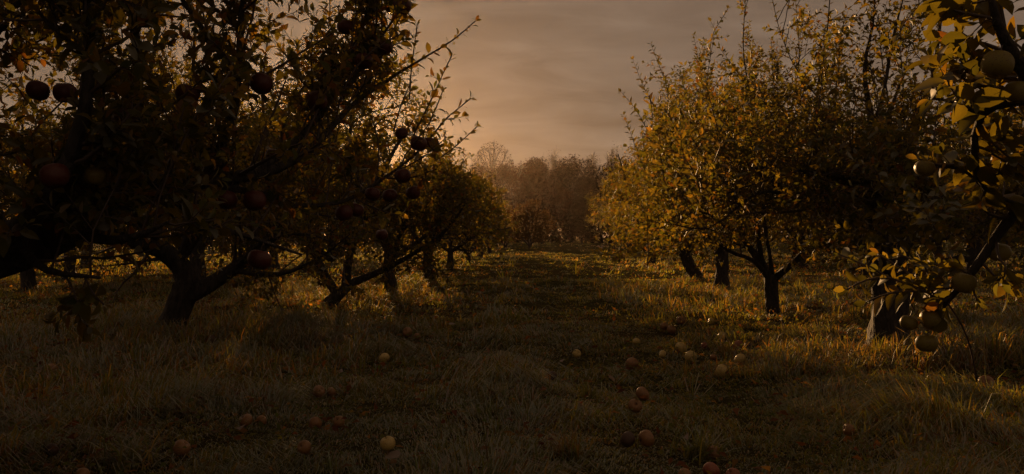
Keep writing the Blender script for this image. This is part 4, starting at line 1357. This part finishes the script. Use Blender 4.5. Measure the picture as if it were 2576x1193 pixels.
def build_grass():
    r = np.random.default_rng(3)
    VV, QQ, TT, CC = [], [], [], []
    off = 0
    # (tufts, d0, d1, blades, width, height scale)
    for (n, d0, d1, nb, w, hs) in ((10500, 2.2, 5.0, 12, 0.0050, 0.98), (11000, 4.8, 9.0, 9, 0.0072, 1.0), (9500, 8.8, 18, 8, 0.013, 1.0), (8000, 17.5, 45, 6, 0.028, 1.05), (3500, 44, 135, 5, 0.095, 1.3)):
        xy = sample_wedge(n, d0, d1, r)
        k = row_dist(xy)
        lf = lowf(xy, 1.6, 3.0); lf2 = lowf(xy, 0.7, 8.0); lf3 = lowf(xy, 3.1, 1.0)
        h = (0.022 + 0.075 * k * lf2 + 0.20 * (lf * lf3 * lowf(xy, 6.0, 2.0)) ** 1.3 + 0.05 * r.random(n) ** 4) * hs
        # keep the grass low right around windfall apples so that they show
        for (ax, ay, s) in APPLE_XY:
            dd = np.hypot(xy[:, 0] - ax, (xy[:, 1] - (ay - 0.16)) * 0.5)
            h = np.where(dd < 0.15, np.minimum(h, 0.036), h)
        dry = np.clip(0.05 + 0.28 * k * (lowf(xy, 0.9, 5.0)) + 0.25 * (lf3 - 0.5), 0.05, 0.8)
        isd = r.random((n,)) < dry
        lean = r.uniform(0.6, 2.0, n)
        patch = (1.0 if d0 < 15 else 1.25) * (0.72 + 0.55 * lowf(xy, 0.55, 9.0)[:, None]) * np.array((1.0, 1.0, 1.0))      # worn and lush patches; far zones painted brighter like a sunlit strip
        h = h * np.clip(0.35 + 1.5 * lowf(xy, 2.4, 6.0) * lowf(xy, 5.2, 1.5) * 1.6, 0.42, 1.7)

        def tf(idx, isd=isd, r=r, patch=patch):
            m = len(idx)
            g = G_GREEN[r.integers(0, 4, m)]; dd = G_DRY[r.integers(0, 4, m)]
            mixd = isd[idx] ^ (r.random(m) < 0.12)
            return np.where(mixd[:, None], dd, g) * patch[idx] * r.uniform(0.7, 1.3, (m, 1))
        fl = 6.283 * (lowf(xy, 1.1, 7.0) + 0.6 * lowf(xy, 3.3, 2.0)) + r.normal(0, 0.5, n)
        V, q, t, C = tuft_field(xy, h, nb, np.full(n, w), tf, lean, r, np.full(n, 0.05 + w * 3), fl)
        VV.append(V); QQ.append(q + off); TT.append(t + off); CC.append(C); off += len(V)
    me = mesh_np('grass', np.concatenate(VV), [np.concatenate(QQ), np.concatenate(TT)], np.concatenate(CC), smooth=False)
    tag(link('grass', me, M_GRASS), 'green and straw-coloured orchard grass covering the ground', 'grass', kind='stuff')

    # tall seeding grass under the rows and round the trunks
    VV, QQ, TT, CC = [], [], [], []
    off = 0
    spots = []
    for (px, py, rx, ry, n, hh) in ((2230, 915, 0.9, 0.5, 190, 0.17), (2020, 930, 0.75, 0.45, 170, 0.14), (2420, 915, 0.7, 0.45, 90, 0.14), (1930, 880, 0.6, 0.6, 80, 0.13),
                                    (1850, 770, 1.6, 1.5, 120, 0.14), (1700, 740, 1.5, 2.0, 110, 0.14),
                                    (430, 870, 1.3, 0.8, 150, 0.16), (150, 830, 1.6, 1.2, 150, 0.18), (250, 950, 1.3, 0.8, 120, 0.15), (620, 930, 0.9, 0.8, 90, 0.15), (780, 830, 1.4, 1.2, 110, 0.16),
                                    (950, 750, 1.6, 1.8, 110, 0.16), (60, 1010, 0.8, 0.6, 70, 0.14), (500, 990, 0.9, 0.5, 60, 0.12), (2540, 1150, 0.6, 0.4, 60, 0.10)):
        d = CAM_H * F / (py - H0 / 2)
        X = (px - W0 / 2) / F * d
        xy = np.stack((X + r.normal(0, 0.5, n) * rx, d + r.normal(0, 0.5, n) * ry), 1)
        h = hh * r.uniform(0.55, 1.2, n)
        for (ax, ay, s) in APPLE_XY:
            dd = np.hypot(xy[:, 0] - ax, (xy[:, 1] - (ay - 0.18)) * 0.5)
            h = np.where(dd < 0.16, np.minimum(h, 0.042), h)

        def tf(idx, r=r):
            m = len(idx)
            c = np.concatenate((G_DRY, G_GREEN))
            return c[r.integers(0, len(c), m)] * r.uniform(0.7, 1.35, (m, 1))
        V, q, t, C = tuft_field(xy, h, 9, np.full(n, 0.0045 + 0.0006 * d), tf, r.uniform(0.3, 1.3, n), r, np.full(n, 0.05))
        VV.append(V); QQ.append(q + off); TT.append(t + off); CC.append(C); off += len(V)
    me = mesh_np('dry_grass', np.concatenate(VV), [np.concatenate(QQ), np.concatenate(TT)], np.concatenate(CC), smooth=False)
    tag(link('dry_grass', me, M_GRASS), 'taller dry rust and straw grass under the tree rows', 'grass', kind='stuff')


build_grass()


# broad-leaved weeds and fallen leaves between the blades
def build_litter():
    r = np.random.default_rng(8)
    P_, D_, N_, S_, C_ = [], [], [], [], []
    for (n, d0, d1, s) in ((11000, 2.4, 6, 0.026), (12000, 6, 12, 0.034), (6000, 12, 26, 0.055)):
        xy = sample_wedge(n, d0, d1, r)
        keep = lowf(xy, 2.3, 4.0) + r.normal(0, 0.2, n) > 0.5
        xy = xy[keep]; m = len(xy)
        P_.append(np.stack((xy[:, 0], xy[:, 1], gz(xy[:, 0], xy[:, 1]) + r.uniform(0.02, 0.09, m)), 1))
        d = r.normal(0, 1, (m, 3)); d[:, 2] = d[:, 2] * 0.3 + 0.25
        D_.append(d); nn = r.normal(0, 0.5, (m, 3)) + np.array((0, 0, 1.0)); N_.append(nn)
        S_.append(s * r.uniform(0.5, 1.4, m)); C_.append(tints(m, r, [(0.085, 0.105, 0.027), (0.11, 0.12, 0.033), (0.15, 0.125, 0.04)], [2, 2, 1]))
    me = leaves_mesh('ground_weeds', np.concatenate(P_), np.concatenate(D_), np.concatenate(N_), np.concatenate(S_), np.concatenate(C_), 'md', (0, 0, 0))
    tag(link('ground_weeds', me, M_LEAF), 'low broad-leaved weeds growing through the grass', 'weeds', kind='stuff')
    P_, D_, N_, S_, C_ = [], [], [], [], []
    for (n, d0, d1, s) in ((4200, 2.4, 6, 0.045), (6000, 6, 12, 0.052), (5000, 12, 26, 0.07)):
        xy = sample_wedge(n, d0, d1, r)
        xy = xy[(row_dist(xy) * 0.7 + 0.25) > r.random(n)]; m = len(xy)
        P_.append(np.stack((xy[:, 0], xy[:, 1], gz(xy[:, 0], xy[:, 1]) + r.uniform(0.015, 0.07, m)), 1))
        d = r.normal(0, 1, (m, 3)); d[:, 2] *= 0.35
        D_.append(d); N_.append(r.normal(0, 0.55, (m, 3)) + np.array((0, 0, 1.0)))
        S_.append(s * r.uniform(0.6, 1.3, m)); C_.append(tints(m, r, [(0.17, 0.085, 0.035), (0.22, 0.13, 0.05), (0.12, 0.05, 0.025)], [2, 1, 2]))
    me = leaves_mesh('fallen_leaves', np.concatenate(P_), np.concatenate(D_), np.concatenate(N_), np.concatenate(S_), np.concatenate(C_), 'md', (0, 0, 0))
    tag(link('fallen_leaves', me, M_LEAF), 'small rust-brown fallen leaves scattered through the grass', 'leaves', kind='stuff')


build_litter()


def grass_tuft(label, px, py, w_px, h_px, nb, dry, seed, bw=0.005):
    r = np.random.default_rng(seed)
    d = CAM_H * F / (py - H0 / 2)
    X = (px - W0 / 2) / F * d
    base = np.array((X, d, float(gz(X, d))))
    root = empty('grass_tuft', base)
    tag(root, label, 'grass tuft')
    R = w_px / 2 / F * d; Hh = h_px / F * d
    V, Q, T_, C = [], [], [], []
    m = nb
    az = r.uniform(0, 6.283) + r.normal(0, 1.25, m); sp = np.sqrt(r.uniform(0, 1, m))
    o = np.stack((np.cos(az), np.sin(az), np.zeros(m)), 1)
    rows = 5
    side = np.stack((-np.sin(az), np.cos(az), np.zeros(m)), 1)
    L = Hh * r.uniform(0.3, 1.15, m)
    b0 = np.stack((r.normal(0, 0.28, m), r.normal(0, 0.28, m), np.zeros(m)), 1) * R
    kink = r.normal(0, 0.30, (m, 1)) * R
    VV = np.zeros((m, rows * 2, 3))
    for i in range(rows):
        t = i / (rows - 1)
        p = b0 + o * (R * sp * t ** 1.6)[:, None] + UP * (L * (t - 0.55 * sp * t * t))[:, None] + side * (kink * t * t)
        ww = bw * (1 - 0.9 * t ** 2) * 0.5
        VV[:, 2 * i] = p - side * ww; VV[:, 2 * i + 1] = p + side * ww
    bb = (np.arange(m) * rows * 2)[:, None]
    qs = np.concatenate([bb + np.array((2 * i, 2 * i + 1, 2 * i + 3, 2 * i + 2))[None] for i in range(rows - 1)])
    cc = np.where((r.random(m) < dry)[:, None], G_DRY[r.integers(0, 4, m)], G_GREEN[r.integers(1, 4, m)]) * r.uniform(0.7, 1.3, (m, 1))
    me = mesh_np('blades', VV.reshape(-1, 3), [qs], np.repeat(cc, rows * 2, axis=0))
    tag(link('blades', me, M_GRASS, root), kind='stuff')


grass_tuft('largest rounded grass tuft standing at the centre of the foreground', 1262, 955, 130, 95, 260, 0.5, 1, 0.0045)
grass_tuft('darker grass tuft right behind the largest rounded tuft', 1332, 928, 80, 55, 130, 0.2, 2, 0.005)
grass_tuft('flattened grass tuft below the largest rounded tuft', 1245, 1040, 120, 70, 200, 0.2, 3, 0.004)
grass_tuft('blue-green broad-bladed grass tuft at the lower right foreground', 1760, 1140, 170, 110, 120, 0.0, 4, 0.008)
grass_tuft('small spiky grass tuft left of two orange apples', 1478, 1015, 70, 75, 60, 0.1, 5, 0.005)
grass_tuft('yellowish grass tuft at the bottom edge left of the large orange apple', 1430, 1165, 150, 90, 200, 0.55, 6, 0.004)
grass_tuft('lit grass tuft at the bottom left among dark grass', 470, 1080, 110, 60, 110, 0.4, 7, 0.005)
grass_tuft('long-bladed grass tuft at the bottom left edge', 320, 1190, 200, 110, 120, 0.15, 8, 0.006)
grass_tuft('grass tuft lit gold below the lowest hanging green apple', 2330, 935, 110, 70, 160, 0.7, 9, 0.005)


def stalk(label, pts_px, seed, rad=0.0028, heads=True):
    r = np.random.default_rng(seed)
    bx, by = pts_px[0]
    d = CAM_H * F / (by - H0 / 2)
    base = P(bx, by, d); base[2] = float(gz(base[0], base[1]))
    root = empty('dry_stalk', base)
    tag(root, label, 'grass stalk', 'dry stalks in the right foreground')
    c = resample([(*P(a, b, d - 0.02 * i), rad) for i, (a, b) in enumerate(pts_px)], 0.05, 0.003, r)
    c[:, 3] = np.linspace(rad, rad * 0.5, len(c))
    t = Tubes(); t.add(c[:, :3], c[:, 3], 4)
    o = link('stem', t.mesh('stem', base), M_STRAW, root)
    for i in range(3, len(c) - 1, 3):
        dd = norm(c[i + 1, :3] - c[i, :3] + r.normal(0, 0.4, 3))
        t3 = Tubes()
        ln = r.uniform(0.04, 0.09)
        t3.add(np.array([c[i, :3], c[i, :3] + dd * ln * 0.5, c[i, :3] + dd * ln + np.array((0, 0, -0.01))]), [rad * 0.7, rad * 0.5, rad * 0.25], 3)
        link('side_stem', t3.mesh('side_stem', base), M_STRAW, root)


M_STRAW, _t, _n, _L, _b = mat_new('dry_straw')
_b.inputs['Base Color'].default_value = (0.22, 0.15, 0.06, 1)
_b.inputs['Roughness'].default_value = 0.5
stalk('yellow straight dry stalk leaning right, near the windfall under the hanging twig', [(2394, 1043), (2420, 985), (2446, 932)], 1)
stalk('short dry stalk below the lowest hanging green apple', [(2319, 992), (2330, 960), (2341, 932)], 2)
stalk('left stem of a V of dry stalks in front of the stout trunk', [(2120, 1043), (2112, 990), (2106, 938)], 3)
stalk('right stem of a V of dry stalks in front of the stout trunk', [(2124, 1043), (2136, 990), (2149, 936)], 4)
stalk('long arching dry stem lying low right of the bruised apple', [(2168, 1094), (2220, 1060), (2260, 1046), (2286, 1046)], 5)
stalk('tall thin dry stem leaning right beside the blue-green tuft', [(1972, 1100), (2010, 1040), (2046, 973)], 6)
stalk('dry stem leaning left above the blue-green tuft', [(1848, 1104), (1822, 1068), (1790, 1032)], 7)
stalk('dry stem leaning right between the blue-green tuft and the tall thin stem', [(1884, 1120), (1905, 1065), (1930, 1017)], 8)
stalk('thin pale stem standing in the shaded grass left of the orange pair', [(683, 968), (690, 940), (702, 905)], 9, 0.0022)

FL = [(1003, 1152, 0.10, 'long curled fallen leaf below the pale windfall at bottom'), (1176, 1180, 0.08, 'upright curled fallen leaf at the bottom edge near centre'),
      (1158, 966, 0.07, 'pale curled fallen leaf in front of the largest grass tuft'), (1128, 816, 0.07, 'curled fallen leaf far out in the alley grass'),
      (1414, 905, 0.06, 'pinkish fallen leaf right of the darker grass tuft'), (467, 990, 0.08, 'upright brown leaf in the dark left grass'),
      (1545, 960, 0.06, 'small pale fallen leaf left of the two orange apples')]
_lm = leaf_part_mesh('fallen_leaf', 9); _lm.materials.clear(); _lm.materials.append(M_LEAFD)
for i, (x, y, s, lab) in enumerate(FL):
    d = CAM_H * F / (y - H0 / 2) * 0.93
    p = P(x, y, d)
    o = link('fallen_leaf', _lm, None, None, p)
    o.scale = (s, s, s)
    o.rotation_euler = (ra.uniform(-.6, .6), ra.uniform(-1.0, -0.1), ra.uniform(0, 6.28))
    tag(o, lab, 'leaf', 'single fallen leaves')

# ---------------------------------------------------------------- evening haze
def build_haze():
    x0, x1, y0, y1, z0, z1 = -930, 930, -60, 1830, -1.5, 24
    v = [(x0, y0, z0), (x1, y0, z0), (x1, y1, z0), (x0, y1, z0), (x0, y0, z1), (x1, y0, z1), (x1, y1, z1), (x0, y1, z1)]
    f = [(0, 3, 2, 1), (4, 5, 6, 7), (0, 1, 5, 4), (1, 2, 6, 5), (2, 3, 7, 6), (3, 0, 4, 7)]
    me = mesh_np('haze', v, [np.array(f)], smooth=False)
    m = bpy.data.materials.new('evening_haze')
    m.use_nodes = True
    n = m.node_tree.nodes
    n.remove(n['Principled BSDF'])
    pv = n.new('ShaderNodeVolumePrincipled')
    pv.inputs['Color'].default_value = (0.92, 0.70, 0.50, 1)
    pv.inputs['Density'].default_value = 0.00009
    pv.inputs['Anisotropy'].default_value = 0.82
    m.node_tree.links.new(pv.outputs[0], n['Material Output'].inputs['Volume'])
    tag(link('haze', me, m), kind='stuff')


build_haze()
print('TRIS', sum(len(m.loops) - 2 * len(m.polygons) for m in bpy.data.meshes))
